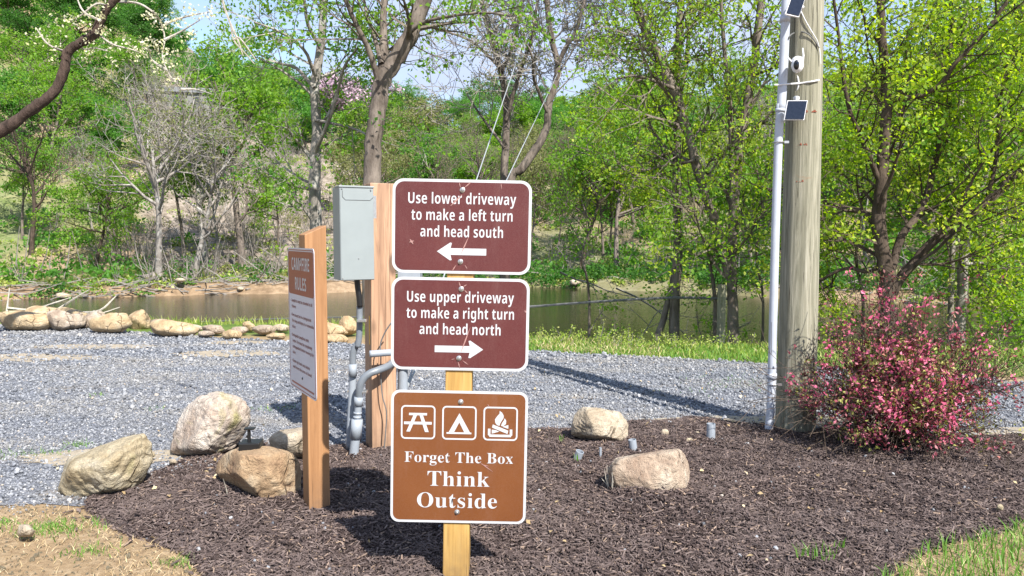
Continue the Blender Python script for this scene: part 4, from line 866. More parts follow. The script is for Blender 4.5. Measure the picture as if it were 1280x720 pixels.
# ================================================================== ROCKS
def rock(name, label, sil, Y, thick, mat, seed, amp=.05, sub=6, group=None, zb=None, p=34, cuts=16, front=.62, ctr=None):
    r = random.Random(seed); c2 = (sum(s[0] for s in sil) / len(sil), sum(s[1] for s in sil) / len(sil)); pts = []
    for (x, y) in sil:
        pts.append(P(x, y, Y))
        fx, fy = (c2 if ctr is None else ctr); xx = fx + (x - fx) * front; yy = fy + (y - fy) * front
        pts.append(P(xx, yy, Y - thick * .5 * r.uniform(.8, 1.1))); pts.append(P(xx, yy, Y + thick * .5 * r.uniform(.8, 1.1)))
    bm = bmesh.new(); [bm.verts.new(q_) for q_ in pts]; bmesh.ops.convex_hull(bm, input=list(bm.verts)); bm.normal_update()
    C = Vector((0, 0, 0)); [C.__iadd__(q_) for q_ in pts]; C /= len(pts)
    Nn = []; Dn = []
    for f in bm.faces:
        nn = f.normal.copy(); d = (f.verts[0].co - C).dot(nn)
        if d < 0: nn = -nn; d = -d
        Nn.append(tuple(nn)); Dn.append(max(d, .005))
    bm.free(); Nn = np.array(Nn); Dn = np.array(Dn)
    ph = np.array([tuple(q_ - C) for q_ in pts])
    for _ in range(cuts):
        d_ = rdir(r); d_ = np.array(d_); d_[2] = d_[2] * .8 + .12; d_[1] = -abs(d_[1]) - .25; d_ /= np.linalg.norm(d_); Nn = np.vstack([Nn, d_]); Dn = np.append(Dn, (ph @ d_).max() * r.uniform(.66, .93))
    b2 = bmesh.new(); bmesh.ops.create_icosphere(b2, subdivisions=sub, radius=1); D = np.array([v.co[:] for v in b2.verts])
    inv = np.clip(D @ Nn.T, 1e-6, None) / Dn[None]; rr_ = (inv ** p).sum(1) ** (-1 / p) * 1.05
    sc = (Dn.mean()) * 1.0; V = D * rr_[:, None]
    for i in range(len(V)):
        v = Vector(V[i]); s_ = v / max(sc, .02)
        nn = mnoise.noise(s_ * .9 + Vector((seed, 0, 0))) * .8 + (mnoise.ridged_multi_fractal(s_ * .9 + Vector((seed, 3, 1)), .9, 2.1, 6, 1, 2) - 1.3) * .45 + mnoise.noise(s_ * 4.5) * .3 + mnoise.noise(s_ * 10) * .2 + (mnoise.ridged_multi_fractal(s_ * 3.2 + Vector((seed, 7, 2)), .9, 2.1, 4, 1, 2) - 1.2) * .16
        lay = (v.z * .9 + v.x * .35) / max(sc, .02) * 3.2 + mnoise.noise(s_ * 1.3) * 2; nn += .55 * (abs((lay % 1) - .5) * 2) ** 4 * -1 * (mnoise.noise(s_ * 1.1 + Vector((9, seed, 0))) > -.05)
        V[i] = V[i] * (1 + amp * nn * 1.1)
    base = Vector((C.x, C.y, min(V[:, 2]) + C.z)); V = V + np.array(C - base)
    for v, c_ in zip(b2.verts, V): v.co = c_
    me = bpy.data.meshes.new(name); b2.to_mesh(me); b2.free(); me.polygons.foreach_set('use_smooth', [True] * len(me.polygons))
    o = link(name, me, M[mat], loc=base); OFF[o.name] = base; return tag(o, label, 'rock', group)
rock('boulder', 'tan lichen stained boulder lying at the left edge of the mulch', [(60, 602), (63, 582), (100, 566), (150, 548), (178, 541), (190, 552), (193, 570), (180, 597), (166, 614), (120, 628), (75, 630)], 3.46, .42, 'rock_tan', 3, .07)
rock('boulder', 'large pale pinkish white boulder on the gravel with olive patches', [(206, 566), (222, 542), (230, 514), (250, 496), (275, 489), (301, 497), (313, 516), (309, 540), (300, 556), (268, 572), (236, 574)], 4.02, .50, 'rock_pale', 12, .08)
rock('boulder', 'orange tan boulder carrying the small black light beside the rules post', [(260, 588), (264, 573), (292, 560), (335, 558), (366, 566), (378, 582), (376, 618), (350, 634), (318, 634), (296, 618), (276, 600)], 3.30, .40, 'rock_orange', 5, .045)
rock('boulder', 'cream and green boulder half hidden behind the rules post', [(334, 548), (350, 538), (380, 533), (404, 540), (406, 566), (370, 574), (345, 572)], 3.85, .3, 'rock_cream', 6, .06, sub=4, cuts=3)
rock('boulder', 'squarish cream boulder at the gravel edge right of the signs', [(715, 543), (715, 516), (727, 508), (755, 510), (776, 515), (785, 529), (783, 556), (765, 557), (738, 552)], 4.25, .30, 'rock_cream', 7, .05, cuts=8)
rock('boulder', 'rose tan boulder in the mulch in front of the squarish one', [(762, 606), (760, 586), (770, 572), (800, 567), (834, 565), (848, 559), (868, 574), (870, 590), (859, 622), (832, 624), (790, 622), (770, 618)], 3.36, .30, 'rock_rose', 21, .045, cuts=4, front=.8)
for i, (cx, cy, w, h, lb) in enumerate(((831, 541, 12, 10, 'small pale stone in the mulch behind the rose tan boulder'), (862, 551, 12, 8, 'small cream stone in the mulch right of the rose tan boulder'), (872, 542, 8, 6, 'tiny white stone left of the tall pipe stub'), (1250, 634, 10, 8, 'small orange stone in the mulch near the lawn corner'), (31, 663, 26, 16, 'flat tan stone in the dirt at the lower left'), (188, 568, 14, 8, 'small tan stone on the gravel beside the left boulder'), (216, 577, 12, 7, 'small flat cream stone at the mulch edge between two boulders'))):
    rock('small_stone', lb, [(cx - w / 2, cy + h * .3), (cx - w * .3, cy - h * .45), (cx + w * .2, cy - h / 2), (cx + w / 2, cy), (cx + w * .35, cy + h / 2), (cx - w * .3, cy + h / 2)], G(cx, cy + h * .4, .03).y, w / FPX * 3, ['rock_cream', 'rock_tan'][i % 2], 50 + i, .06, sub=3)
def oval(cx, cy, w, h, n_=9, r=random.Random(2), tilt=0):
    out = []
    for k in range(n_):
        a = 2 * math.pi * k / n_ + r.uniform(-.15, .15); q_ = r.uniform(.88, 1.08); x = math.cos(a) * w / 2 * q_; y = math.sin(a) * h / 2 * q_; out.append((cx + x * math.cos(tilt) - y * math.sin(tilt), cy + x * math.sin(tilt) + y * math.cos(tilt)))
    return out
RR = [(30, 401, 80, 22, 'rock_gold', .12, 'low broad golden rock at the left end of the river wall'), (88, 397, 70, 18, 'rock_gold', .2, 'sloping golden rock second in the river wall'), (52, 393, 56, 16, 'rock_gold', 0, 'flat topped tan rock behind the first river rock'),
      (75, 401, 34, 22, 'rock_grey', .3, 'brownish rock between golden rocks in the river wall'), (90, 402, 30, 18, 'rock_grey', -.3, 'grey veined rock leaning on the golden rocks'), (114, 400, 30, 18, 'rock_grey', -.35, 'rounded grey rock left of the wide golden one'),
      (140, 404, 54, 22, 'rock_gold', 0, 'wide golden rock left of the upright one'), (214, 410, 66, 18, 'rock_gold', .1, 'long low golden rock right of the upright one'), (200, 404, 24, 10, 'rock_grey', 0, 'small brown rock atop the long low one'),
      (238, 409, 26, 9, 'rock_cream', .1, 'thin pale rock past the long low one'), (267, 412, 24, 12, 'rock_grey', .1, 'pinkish brown rock in the middle of the river wall'), (290, 418, 22, 10, 'rock_gold', 0, 'small golden rock low in the river wall'), (311, 408, 14, 12, 'rock_gold', .5, 'little tilted tan rock standing on the bank'),
      (330, 412, 26, 12, 'rock_grey', 0, 'brown rock left of the rules sign'), (345, 420, 20, 8, 'rock_gold', 0, 'small flat tan rock left of the rules sign'), (300, 413, 18, 9, 'rock_grey', 0, 'small rusty rock beside the tilted one'),
      (414, 412, 32, 16, 'rock_gold', .2, 'tan rock between the rules post and the meter box'), (436, 408, 22, 22, 'rock_gold', .6, 'upright tan rock below the meter box'), (420, 424, 34, 12, 'rock_gold', 0, 'flat golden rock in front of the pair below the meter box'), (398, 421, 20, 12, 'rock_gold', 0, 'golden rock just right of the rules post edge'),
      (352, 410, 18, 10, 'rock_cream', 0, 'pale rock touching the rules sign edge'), (256, 417, 18, 7, 'rock_grey', 0, 'small grey stone at the foot of the river wall')]
for i, (cx, cy, w, h, mt, tl, lb) in enumerate(RR):
    gy_ = G(cx, min(cy + h * .5 + 2, 428), 0).y; gy_ = min(gy_, float(near_bank((cx - 640) / FPX)) + .35) + (.12 if cy < 400 else 0)
    rock('river_rock', lb, oval(cx, cy, w * (1.12 if w > 32 else 1.4), h * (1.3 if w > 32 else 1.2), n_=7, tilt=tl), gy_, max(h, min(w, 40) * .8) / FPX * gy_, mt, 80 + i, .09, sub=4, cuts=9, group='rocks lined up along the river edge')
rock('river_rock', 'tallest upright golden rock of the row along the river', [(160, 405), (159, 392), (168, 386), (180, 387), (190, 402), (187, 413), (178, 416), (166, 416)], 9.6, .32, 'rock_gold', 120, .05, sub=4, group='rocks lined up along the river edge')
# far-shore rocks
for i, (px, py, w, h, lb) in enumerate(((78, 370, 26, 8, 'pale flat boulder at the far waterline on the left'), (225, 350, 14, 6, 'small pale rock on the far shore beside the roots'), (300, 361, 12, 5, 'small far shore rock below the slim trunked tree'), (718, 353, 14, 9, 'pale root mound at the far waterline right of the signs'))):
    t = (px - 640) / FPX; rock('shore_rock', lb, oval(px, py, w, h), float(far_bank(t)) + .3, .8, 'rock_cream', 150 + i, .06, sub=3)
# white dead branch hanging over the river rocks on the left
fb = MB(); r7 = random.Random(17); dbr = empty('dead_branch', (G(10, 402).x, 10.9, -.1), (0, 0, 0), 'bleached dead branch sticking up behind the rocks at the far left', 'branch'); tips = []
for path in ([(8, 405), (9, 385), (12, 360)], [(52, 398), (75, 385), (95, 372), (112, 362)], [(70, 388), (95, 390), (120, 393), (150, 384)], [(9, 385), (40, 387), (70, 378), (88, 372)], [(100, 391), (125, 388), (145, 370)], [(88, 402), (105, 398), (118, 388)]):
    pts = spline([P(x, y, 10.9 + r7.uniform(-.2, .2)) for x, y in path], 4); MB().tube(pts, [.024 - .018 * k / len(pts) for k in range(len(pts))], 5, cap=False).build('branch', M['twig_pale'], dbr, world=True)
# ================================================================== SIGNS
def rrect(w, h, r, n_=6, cx=0, cz=0):
    out = []
    for (sx, sz, a0) in ((1, 1, 0), (-1, 1, 90), (-1, -1, 180), (1, -1, 270)):
        for k in range(n_ + 1):
            a = RAD(a0 + 90 * k / n_); out.append((cx + sx * (w / 2 - r) + r * math.cos(a), cz + sz * (h / 2 - r) + r * math.sin(a)))
    return out
def slab(name, poly, y0, y1, mat, parent):
    """flat plate in the XZ plane; y0 is the front (towards -Y)"""
    n_ = len(poly); m = MB(); V = [(x, y0, z) for x, z in poly] + [(x, y1, z) for x, z in poly]
    ar = sum(poly[i][0] * poly[(i + 1) % n_][1] - poly[(i + 1) % n_][0] * poly[i][1] for i in range(n_))
    F_ = [tuple(range(n_)), tuple(range(2 * n_ - 1, n_ - 1, -1))] + [((i + 1) % n_, i, i + n_, (i + 1) % n_ + n_) for i in range(n_)]
    if ar < 0: F_ = [f[::-1] for f in F_]
    m.add(V, F_); return m.build(name, mat, parent)
def ring(name, w, h, r, t, y0, y1, mat, parent, cx=0, cz=0):
    o = rrect(w, h, r, 6, cx, cz); i_ = rrect(w - 2 * t, h - 2 * t, max(r - t, .0005), 6, cx, cz); n_ = len(o)
    V = [(x, y0, z) for x, z in o] + [(x, y0, z) for x, z in i_] + [(x, y1, z) for x, z in o] + [(x, y1, z) for x, z in i_]; F_ = []
    for k in range(n_):
        j = (k + 1) % n_; F_ += [(k, j, n_ + j, n_ + k), (j, k, 2 * n_ + k, 2 * n_ + j), (n_ + k, n_ + j, 3 * n_ + j, 3 * n_ + k)]
    return MB().add(V, F_).build(name, mat, parent)
def text(body, x, z, w, cap, y, mat, parent, bold=.0, align='C', name='lettering', serif=False, sans=True):
    if serif: body = ''.join(chr(0x1D400 + ord(c) - 65) if 'A' <= c <= 'Z' else (chr(0x1D41A + ord(c) - 97) if 'a' <= c <= 'z' else c) for c in body)
    elif sans: body = ''.join(chr(0x1D5D4 + ord(c) - 65) if 'A' <= c <= 'Z' else (chr(0x1D5EE + ord(c) - 97) if 'a' <= c <= 'z' else c) for c in body)
    cu = bpy.data.curves.new('text', 'FONT'); cu.body = body; cu.offset = bold; cu.resolution_u = 3; cu.space_character = 1.03
    o = bpy.data.objects.new('text', cu); COL.objects.link(o); bpy.context.view_layer.update()
    me = bpy.data.meshes.new_from_object(o.evaluated_get(bpy.context.evaluated_depsgraph_get())); bpy.data.objects.remove(o); bpy.data.curves.remove(cu)
    V = np.array([v.co[:] for v in me.vertices]); x0, x1 = V[:, 0].min(), V[:, 0].max(); capu = .70 if not serif else .685
    sx = w / (x1 - x0); sz = cap / capu; X = (V[:, 0] - x0) * sx; X += x - (w / 2 if align == 'C' else 0)
    for v, a, b in zip(me.vertices, X, V[:, 1] * sz + z): v.co = (a, y, b)
    me.update(); me.name = name
    return link(name, me, mat, parent)
def poly_part(name, polys, y, mat, parent):
    m = MB()
    for k, p in enumerate(polys): m.add([(a, y - .00008 * k, b) for a, b in p], [tuple(range(len(p)))])
    return m.build(name, mat, parent)
def bolt(x, z, y, parent):
    m = MB(); m.tube([(x, y, z), (x, y - .0012, z), (x, y - .0022, z)], [.0088, .0088, .006], 16)
    m.tube([(x, y - .002, z), (x, y - .0065, z), (x, y - .0085, z)], [.0048, .0046, .0025], 10); return m.build('bolt', M['steel'], parent, smooth=False)
YS = 2.46; SP = FPX / YS; TILT = RAD(1.15)
def scratches(parent, lst, cx, cy, y):
    ps = []
    for (x0, y0, x1, y1, wd) in lst:
        a = Vector(((x0 - cx) / SP, -(y0 - cy) / SP)); b = Vector(((x1 - cx) / SP, -(y1 - cy) / SP)); d = (b - a).normalized(); nn = Vector((-d.y, d.x)) * wd / SP * .5
        ps.append([tuple(a - nn * .2), tuple((a + b) / 2 - nn), tuple(b - nn * .3), tuple(b + nn * .3), tuple((a + b) / 2 + nn), tuple(a + nn * .2)])
    return poly_part('scratch', ps, y, M['scratch'], parent)
def arrow(tip, tail, z, parent, y):
    s = 1 if tail > tip else -1; u = 1 / SP
    pts = [(tip, 0), (tip + s * 16.5, 11.2), (tip + s * 18.5, 10.6), (tip + s * 17, 4.2), (tail, 4.2), (tail, -4.2), (tip + s * 17, -4.2), (tip + s * 18.5, -10.6), (tip + s * 16.5, -11.2)]
    m = MB(); V = [(a * u, y, (z + b) * u) for a, b in pts]; m.add(V, [(0, 1, 2, 3), (0, 3, 6), (3, 4, 5, 6), (0, 6, 7, 8)]); return m.build('arrow', M['sign_white'], parent)
def road_sign(cx, cy, lines, tip, tail, az, bolts, label, sc):
    c = P(cx, cy, YS); t = empty('driveway_sign', (c.x, c.y, c.z), (0, TILT, 0), label, 'sign')
    w, h = .457, .309; slab('panel', rrect(w, h, .036), -.0020, .0, M['sign_white'], t); slab('face', rrect(w - .0185, h - .0185, .029), -.0026, -.0021, M['maroon'], t)
    for (b, dz, tw) in lines: text(b, (1.0 if tw > 130 else 0) / SP * 0 + 0, dz / SP, tw / SP, 13.3 / SP, -.0032, M['sign_white'], t, bold=-.006)
    arrow(tip, tail, az, t, -.0033)
    for (bx, by) in bolts: bolt((bx - cx) / SP, -(by - cy) / SP, -.003, t)
    scratches(t, sc, cx, cy, -.0040); return t
road_sign(577.3, 283.5, [("Use lower driveway", 28, 134), ("to make a left turn", 7.6, 126), ("and head south", -13, 103)], -30.5, 31, -31, [(577.5, 238), (576.3, 327)],
          'topmost maroon sign on the pine post, for the lower driveway, arrow pointing left',
          [(573, 228, 575, 235, 1.2), (588, 228, 580, 235, 1.4), (577, 244, 563, 258, 2.0), (586, 296, 577, 317, 1.5), (571, 331, 566, 339, 1.2), (582, 331, 585, 336, 1), (513, 300, 517, 306, 2.2), (512, 304, 518, 302, 1.8), (625, 228, 626, 236, .9)])
road_sign(575.2, 405.3, [("Use upper driveway", 27.4, 134), ("to make a right turn", 7, 135), ("and head north", -13.2, 102)], 29.5, -31.5, -31.5, [(576, 360.8), (574.4, 448.3)],
          'middle maroon sign on the pine post, for the upper driveway, arrow pointing right',
          [(573, 352, 575, 358, 1.6), (583, 355, 578, 358, 1.2), (580, 362, 584, 366, 1.4), (588, 409, 577, 440, 1.7), (573, 452, 576, 461, 1.4), (579, 451, 586, 456, 1.2), (569, 449, 565, 450, 1), (656, 386, 658, 389, 2.4)])
CX3, CY3 = 573.6, 571.4
c = P(CX3, CY3, YS); t3 = empty('campground_sign', (c.x, c.y, c.z), (0, TILT, 0), 'square brown sign with picnic, tent and campfire symbols, lowest on the pine post', 'sign')
slab('panel', rrect(.457, .452, .028), -.0020, 0, M['sign_white'], t3); slab('face', rrect(.457 - .017, .452 - .017, .022), -.0026, -.0021, M['brown'], t3)
for b, dz, tw, cp, dx in (("Forget The Box", -7.0, 138, 13.6, 0), ("Think", -37.5, 79, 19.4, 0), ("Outside", -65.6, 102, 19.4, -1.5)): text(b, dx / SP, dz / SP, tw / SP, cp / SP, -.0032, M['sign_white'], t3, serif=True, bold=-.004)
u = 1 / 8.53 / SP
for k, (ox, oy, polys) in enumerate((
        (195, 264, [[(95, 162), (290, 162), (290, 188), (95, 188)], [(42, 258), (342, 258), (342, 288), (42, 288)], [(143, 188), (181, 188), (107, 368), (68, 368)], [(209, 188), (247, 188), (311, 370), (270, 370)]]),
        (638, 275, [[(638, 168), (638, 268), (580, 380), (522, 380)], [(638, 168), (756, 380), (694, 380), (638, 268)], [(500, 377), (770, 377), (770, 396), (500, 396)]]),
        (1083, 285, [[(1072, 143), (1070, 175), (1045, 203), (1022, 238), (1026, 275), (1046, 300), (1072, 308)], [(1072, 143), (1072, 308), (1080, 280), (1100, 245), (1115, 222), (1116, 195), (1098, 163)], [(1127, 222), (1144, 250), (1142, 285), (1118, 308), (1088, 309), (1098, 278), (1117, 250)],
                     [(1000, 293), (1168, 358), (1160, 395), (992, 328)], [(990, 350), (1030, 354), (1072, 370), (990, 394)], [(1100, 316), (1168, 296), (1168, 338)], [(948, 340), (976, 340), (976, 412), (948, 412)], [(1184, 345), (1212, 345), (1212, 412), (1184, 412)], [(950, 403), (1210, 403), (1196, 430), (966, 430)]]))):
    cx = (-52.2, 0, 52.2)[k] / SP; cz = 44.4 / SP
    ring('symbol_frame', 43.6 / SP, 43.4 / SP, 5.5 / SP, 2.0 / SP, -.0033, -.0027, M['sign_white'], t3, cx, cz)
    poly_part(('picnic_table_symbol', 'tent_symbol', 'campfire_symbol')[k], [[(cx + (a - ox) * u, cz - (b - oy) * u) for a, b in p][::-1] for p in polys], -.0033, M['sign_white'], t3)
bolt((575 - CX3) / SP, (CY3 - 499.8) / SP, -.003, t3); bolt((572.4 - CX3) / SP, (CY3 - 642.5) / SP, -.003, t3)
scratches(t3, [(600, 577, 617, 589, 1.2), (603, 580, 612, 582, 1), (609, 502, 611, 505, 1.2)], CX3, CY3, -.0039)
# post of the three signs
b0 = P(574.4, 470, YS + .05); lean = math.tan(TILT)
pz = .03; pb = empty('sign_post', (b0.x - (b0.z - 0) * math.sin(TILT), YS + .0495, 0), (0, TILT, 0), 'square yellow pine post carrying the three driveway and campground signs', 'post')
MB().box(-.0445, .0445, -.0445, .0445, -.35, 1.345).build('timber', M['pine'], pb, bevel=.004)
# rules sign and its post
az = RAD(31); C0 = Vector((-.845, 3.15)); ex = Vector((math.cos(az), math.sin(az)))
pp = empty('rules_post', (C0.x, C0.y, 0), (0, RAD(.15), az), 'orange brown stained post with slanted top standing behind the rules sign', 'post')
h_ = .0455; m = MB(); zl, zr = 1.205, 1.245
m.add([(-h_, -h_, -.3), (h_, -h_, -.3), (h_, h_, -.3), (-h_, h_, -.3), (-h_, -h_, zl), (h_, -h_, zr), (h_, h_, zr), (-h_, h_, zl)], [(0, 3, 2, 1), (4, 5, 6, 7), (0, 1, 5, 4), (1, 2, 6, 5), (2, 3, 7, 6), (3, 0, 4, 7)]); m.build('timber', M['cedar'], pp, bevel=.003)
sc_ = C0 - ex * .0485; rs_ = empty('rules_sign', (sc_.x, sc_.y, .842), (0, 0, RAD(-59)), 'campfire rules sign, red header over white text, seen nearly edge on', 'sign')
w, h = .405, .615; slab('panel', rrect(w, h, .022), -.002, 0, M['rules_white'], rs_)
ring('border', w - .014, h - .014, .017, .004, -.0025, -.0021, M['rules_red'], rs_)
pl = [p for p in rrect(w - .03, h - .03, .014) ]
hd = [(x, z) for x, z in rrect(w - .03, .185, .012, 6, 0, h / 2 - .015 - .0925)]; slab('header', hd, -.0026, -.0021, M['rules_red'], rs_)
text("CAMPFIRE", 0, h / 2 - .095, .27, .052, -.0031, M['sign_white'], rs_, bold=0); text("RULES", 0, h / 2 - .178, .17, .052, -.0031, M['sign_white'], rs_, bold=0)
z = h / 2 - .235
for row in (
        ("• Campfires must be attended at all", .33), ("  times.", .07), 0, ("• Fires must be in a designated", .31), ("  fire ring and kept at a reasonable", .33), ("  size.", .06), 0, ("• Extinguish campfires with", .27), ("  water. Fire must be completely", .3), ("  extinguished before leaving the", .32), ("  site.", .05), 0, ("• Clean up trash and debris", .28), ("  and leave the area as found.", .29)):
    if row == 0: z -= .012; continue
    ln_, wd = row
    text(ln_.strip(), -.165 + (.018 if ln_.startswith(' ') else 0), z, wd, .0125, -.0027, M['rules_text'], rs_, align='L', bold=0); z -= .0255
slab('red_band', [(-.17, -h / 2 + .022), (.17, -h / 2 + .022), (.17, -h / 2 + .030), (-.17, -h / 2 + .030)], -.0026, -.0021, M['rules_red'], rs_)
for zz in (.26, -.245): MB().tube([(0, -.002, zz), (0, -.005, zz)], [.006, .004], 10).build('screw', M['black'], rs_)
# ================================================================== UTILITY POST, METER BOX, CONDUITS
UY = 4.15; UC = Vector(((473.5 - 640) / FPX * UY, UY)); ua = RAD(26)
up_ = empty('utility_post', (UC.x, UC.y, 0), (0, RAD(.3), ua), 'raw reddish fir timber post behind the grey meter box', 'post')
MB().box(-.07, .07, -.07, .07, -.3, 1.487).build('timber', M['fir'], up_, bevel=.004)
MB().box(-.0712, -.0703, -.045, -.025, .60, .76).build('yellow_mark', M['yellow'], up_)
cr_ = MB()
for (x_, z0_, z1_, ph) in ((.012, .1, 1.3, 0), (-.03, .35, 1.0, 2), (.04, .6, 1.45, 4)):
    pts = [(x_ + .004 * math.sin(z_ * 7 + ph), -.0702, z_) for z_ in np.linspace(z0_, z1_, 24)]
    cr_.tube(pts, [.0004 + .0011 * math.sin(math.pi * k / 23) for k in range(24)], 4)
cr_.build('drying_crack', plain('dark_crack', (.10, .055, .03, 1), .9), up_)
bx = P(446.5, 292, 3.90); bw = .180; bh = .486; bd = .155; ua2 = RAD(26.5)
mb_ = empty('meter_box', (bx.x + math.sin(-ua2) * 0, bx.y, .968), (0, 0, ua2), 'pale grey painted steel utility box mounted on the fir post', 'utility box')
MB().box(-bw / 2, bw / 2, 0, bd, 0, bh).build('body', M['box'], mb_, bevel=.004)
lid = MB(); lid.box(-bw / 2 - .003, bw / 2 + .003, -.005, bd * .6, bh - .003, bh + .006); lid.build('top_lip', M['box'], mb_, bevel=.002)
slab('lower_cover', [(-bw / 2 + .003, .004), (bw / 2 - .003, .004), (bw / 2 - .003, bh - .052), (bw / 2 - .02, bh - .068), (-bw / 2 + .030, bh - .068), (-bw / 2 + .014, bh - .052), (-bw / 2 + .014, bh - .02), (-bw / 2 + .003, bh - .012)], -.0035, -.0005, M['box'], mb_)
MB().tube([(-bw / 2 + .014, -.0045, bh - .02), (-bw / 2 + .014, -.0045, bh - .052), (-bw / 2 + .030, -.0045, bh - .068), (bw / 2 - .02, -.0045, bh - .068), (bw / 2 - .003, -.0045, bh - .052)], .0013, 5).build('cover_seam', M['seam'], mb_)
for (x_, z_) in ((-bw / 2 + .012, bh - .010), (bw / 2 - .015, bh - .014), (-bw / 2 + .010, .012), (0.005, .115)): MB().tube([(x_, -.003, z_), (x_, -.007, z_)], [.0045, .003], 10).build('screw', M['steel'], mb_)
MB().box(bw / 2 - .02, bw / 2 + .03, bd * .35, bd + .01, bh - .16, bh - .04).build('mounting_bracket', M['steel'], mb_)
cd = empty('meter_conduit', (P(442, 565, 4.02).x, 4.02, .03), (0, 0, 0), 'grey electrical conduits running down the left side of the fir post', 'conduit')
def px_tube(name, pts, Y, rpx, mat, parent, n_=12, sub=5, smooth=True):
    p3 = spline([P(x, y, (Y[i] if hasattr(Y, '__len__') else Y)) for i, (x, y) in enumerate(pts)], sub); r_ = rpx / FPX * (Y[0] if hasattr(Y, '__len__') else Y)
    return MB().tube(p3, r_, n_).build(name, M[mat], parent, world=True, smooth=smooth)
px_tube('black_cable', [(446, 347), (447, 358), (449, 372), (450, 384)], 3.98, 3.6, 'black', cd)
px_tube('pipe', [(449.5, 382), (449.5, 400), (449, 420), (447, 434)], 3.99, 3.9, 'pvc_dark', cd)
px_tube('pipe', [(448, 428), (443, 436), (441, 446), (441, 460)], 4.0, 4.2, 'pvc_dark', cd)
px_tube('coupling', [(441, 455), (441, 470)], 4.0, 5.3, 'pvc', cd)
px_tube('pipe', [(441, 470), (440, 496), (438, 530), (437, 562)], 4.02, 4.6, 'pvc', cd)
px_tube('pipe', [(492, 452), (484, 458), (472, 463), (462, 467), (454, 474), (450, 484), (449, 500)], [4.1, 4.02, 3.97, 3.95, 3.94, 3.94, 3.95], 4.6, 'pvc_dark', cd)
px_tube('coupling', [(448.5, 496), (448, 507)], 3.95, 5.8, 'pvc', cd)
px_tube('pipe', [(448, 506), (447, 520), (445.5, 536)], 3.95, 4.6, 'pvc', cd)
for yy in (515, 520): px_tube('coupling', [(447.2 - (yy - 515) * .1, yy), (447 - (yy - 515) * .1, yy + 2.4)], 3.95, 5.3, 'pvc', cd)
px_tube('coupling', [(446.5, 524), (444.5, 548)], 3.95, 7.2, 'pvc', cd)
px_tube('pipe', [(444.5, 547), (443, 560), (441, 578)], 3.95, 6.0, 'pvc', cd)
px_tube('cross_pipe', [(462, 442.5), (475, 441.5), (489, 440.5)], [3.95, 3.97, 4.0], 4.4, 'pvc', cd)
for (x_, y_) in ((451, 401), (452, 490)):
    g = MB(); c_ = P(x_, y_, 3.945); g.box(c_.x - .020, c_.x + .028, c_.y - .012, c_.y + .03, c_.z - .007, c_.z + .007); g.build('clamp', M['steel'], cd, world=True, bevel=.002)
px_tube('thin_wire', [(490, 402), (482, 414), (476, 428), (475, 441)], 3.98, .9, 'cable_grey', cd, 5)
px_tube('thin_wire', [(476, 445), (476, 470), (478, 495), (483, 515), (482, 540), (480, 562)], 4.03, .8, 'cable_grey', cd, 5)
# second box and riser on the right side of the post (mostly behind the signs)
rb = empty('riser_box', (P(508, 555, 4.2).x, 4.2, 0), (0, 0, 0), 'pale blue grey riser box and pipe mostly hidden behind the signs', 'utility box')
p0 = P(497, 232, 4.2); p1 = P(527, 458, 4.2); MB().box(p0.x, p1.x, 4.16, 4.28, p1.z, p0.z).build('box', M['pvc'], rb, world=True, bevel=.004)
px_tube('riser_pipe', [(503.5, 455), (503.5, 500), (503.5, 560)], 4.21, 6.3, 'pvc', rb)
# guy wires from the riser to the trees by the water
for (a, b, Yb, lb) in (((506, 490), (672, -2), 13.4, 'left of two pale guy wires rising behind the top driveway sign'), ((506, 490), (697, 92), 12.85, 'right of two pale guy wires, ending at the forked bare tree')):
    A = P(*a, 4.18); B = P(*b, Yb); o = MB().tube([A - A, (B - A) * .5 + Vector((0, 0, -.002)), B - A], .0055, 8).build('guy_wire', M['wire']); o.location = A; tag(o, lb, 'wire')
# ================================================================== UTILITY POLE
PC = P(994, 547, 4.5); pc = Vector((PC.x, 4.5, 0))
po = empty('utility_pole', pc, (0, 0, 0), 'thick weathered wooden utility pole with white conduit strapped to it', 'utility pole')
m = MB(); zz = np.linspace(-.4, 8, 60); r7 = random.Random(2)
V = []; F_ = []; ns = 40
for i, z_ in enumerate(zz):
    R_ = .118 - .0085 * max(z_, 0)
    for k in range(ns):
        a = 2 * math.pi * k / ns; V.append((math.cos(a) * R_ * (1 + .018 * math.sin(a * 5 + z_ * .6) + .010 * math.sin(a * 13 + z_)), math.sin(a) * R_ * (1 + .015 * math.sin(a * 4 + 1)), z_))
for i in range(len(zz) - 1):
    for k in range(ns): k2 = (k + 1) % ns; F_.append((i * ns + k, i * ns + k2, (i + 1) * ns + k2, (i + 1) * ns + k))
F_.append(tuple(range((len(zz) - 1) * ns, len(zz) * ns))); m.add(V, F_).build('shaft', M['pole'], po, smooth=True)
rust = plain('rust_streak', (.22, .055, .025, 1), .9)
for (x_, y_) in ((1003, 180), (1003, 226), (1012, 139)):
    g = MB(); c_ = P(x_, y_, 4.393); rr = random.Random(x_ + y_)
    for k in range(7):
        ax = c_.x + rr.uniform(-.035, .03); q_ = pc; yy = pc.y - math.sqrt(max((.1185 - .0085 * c_.z) ** 2 - (ax - pc.x) ** 2, 0)) - .0015
        g.add([(ax, yy, c_.z + rr.uniform(-.01, .01)), (ax + .018, yy, c_.z + rr.uniform(-.012, .01)), (ax + .02, yy - .001, c_.z - .004), (ax + .004, yy - .001, c_.z - .006)], [(0, 3, 2, 1)])
    g.build('rust_stain', rust, po, world=True)
cdt = empty('pole_conduit', (P(961, 545, 4.42).x, 4.42, 0), (0, 0, 0), 'tall white plastic conduit running up the left side of the utility pole', 'conduit')
CYs = 4.42
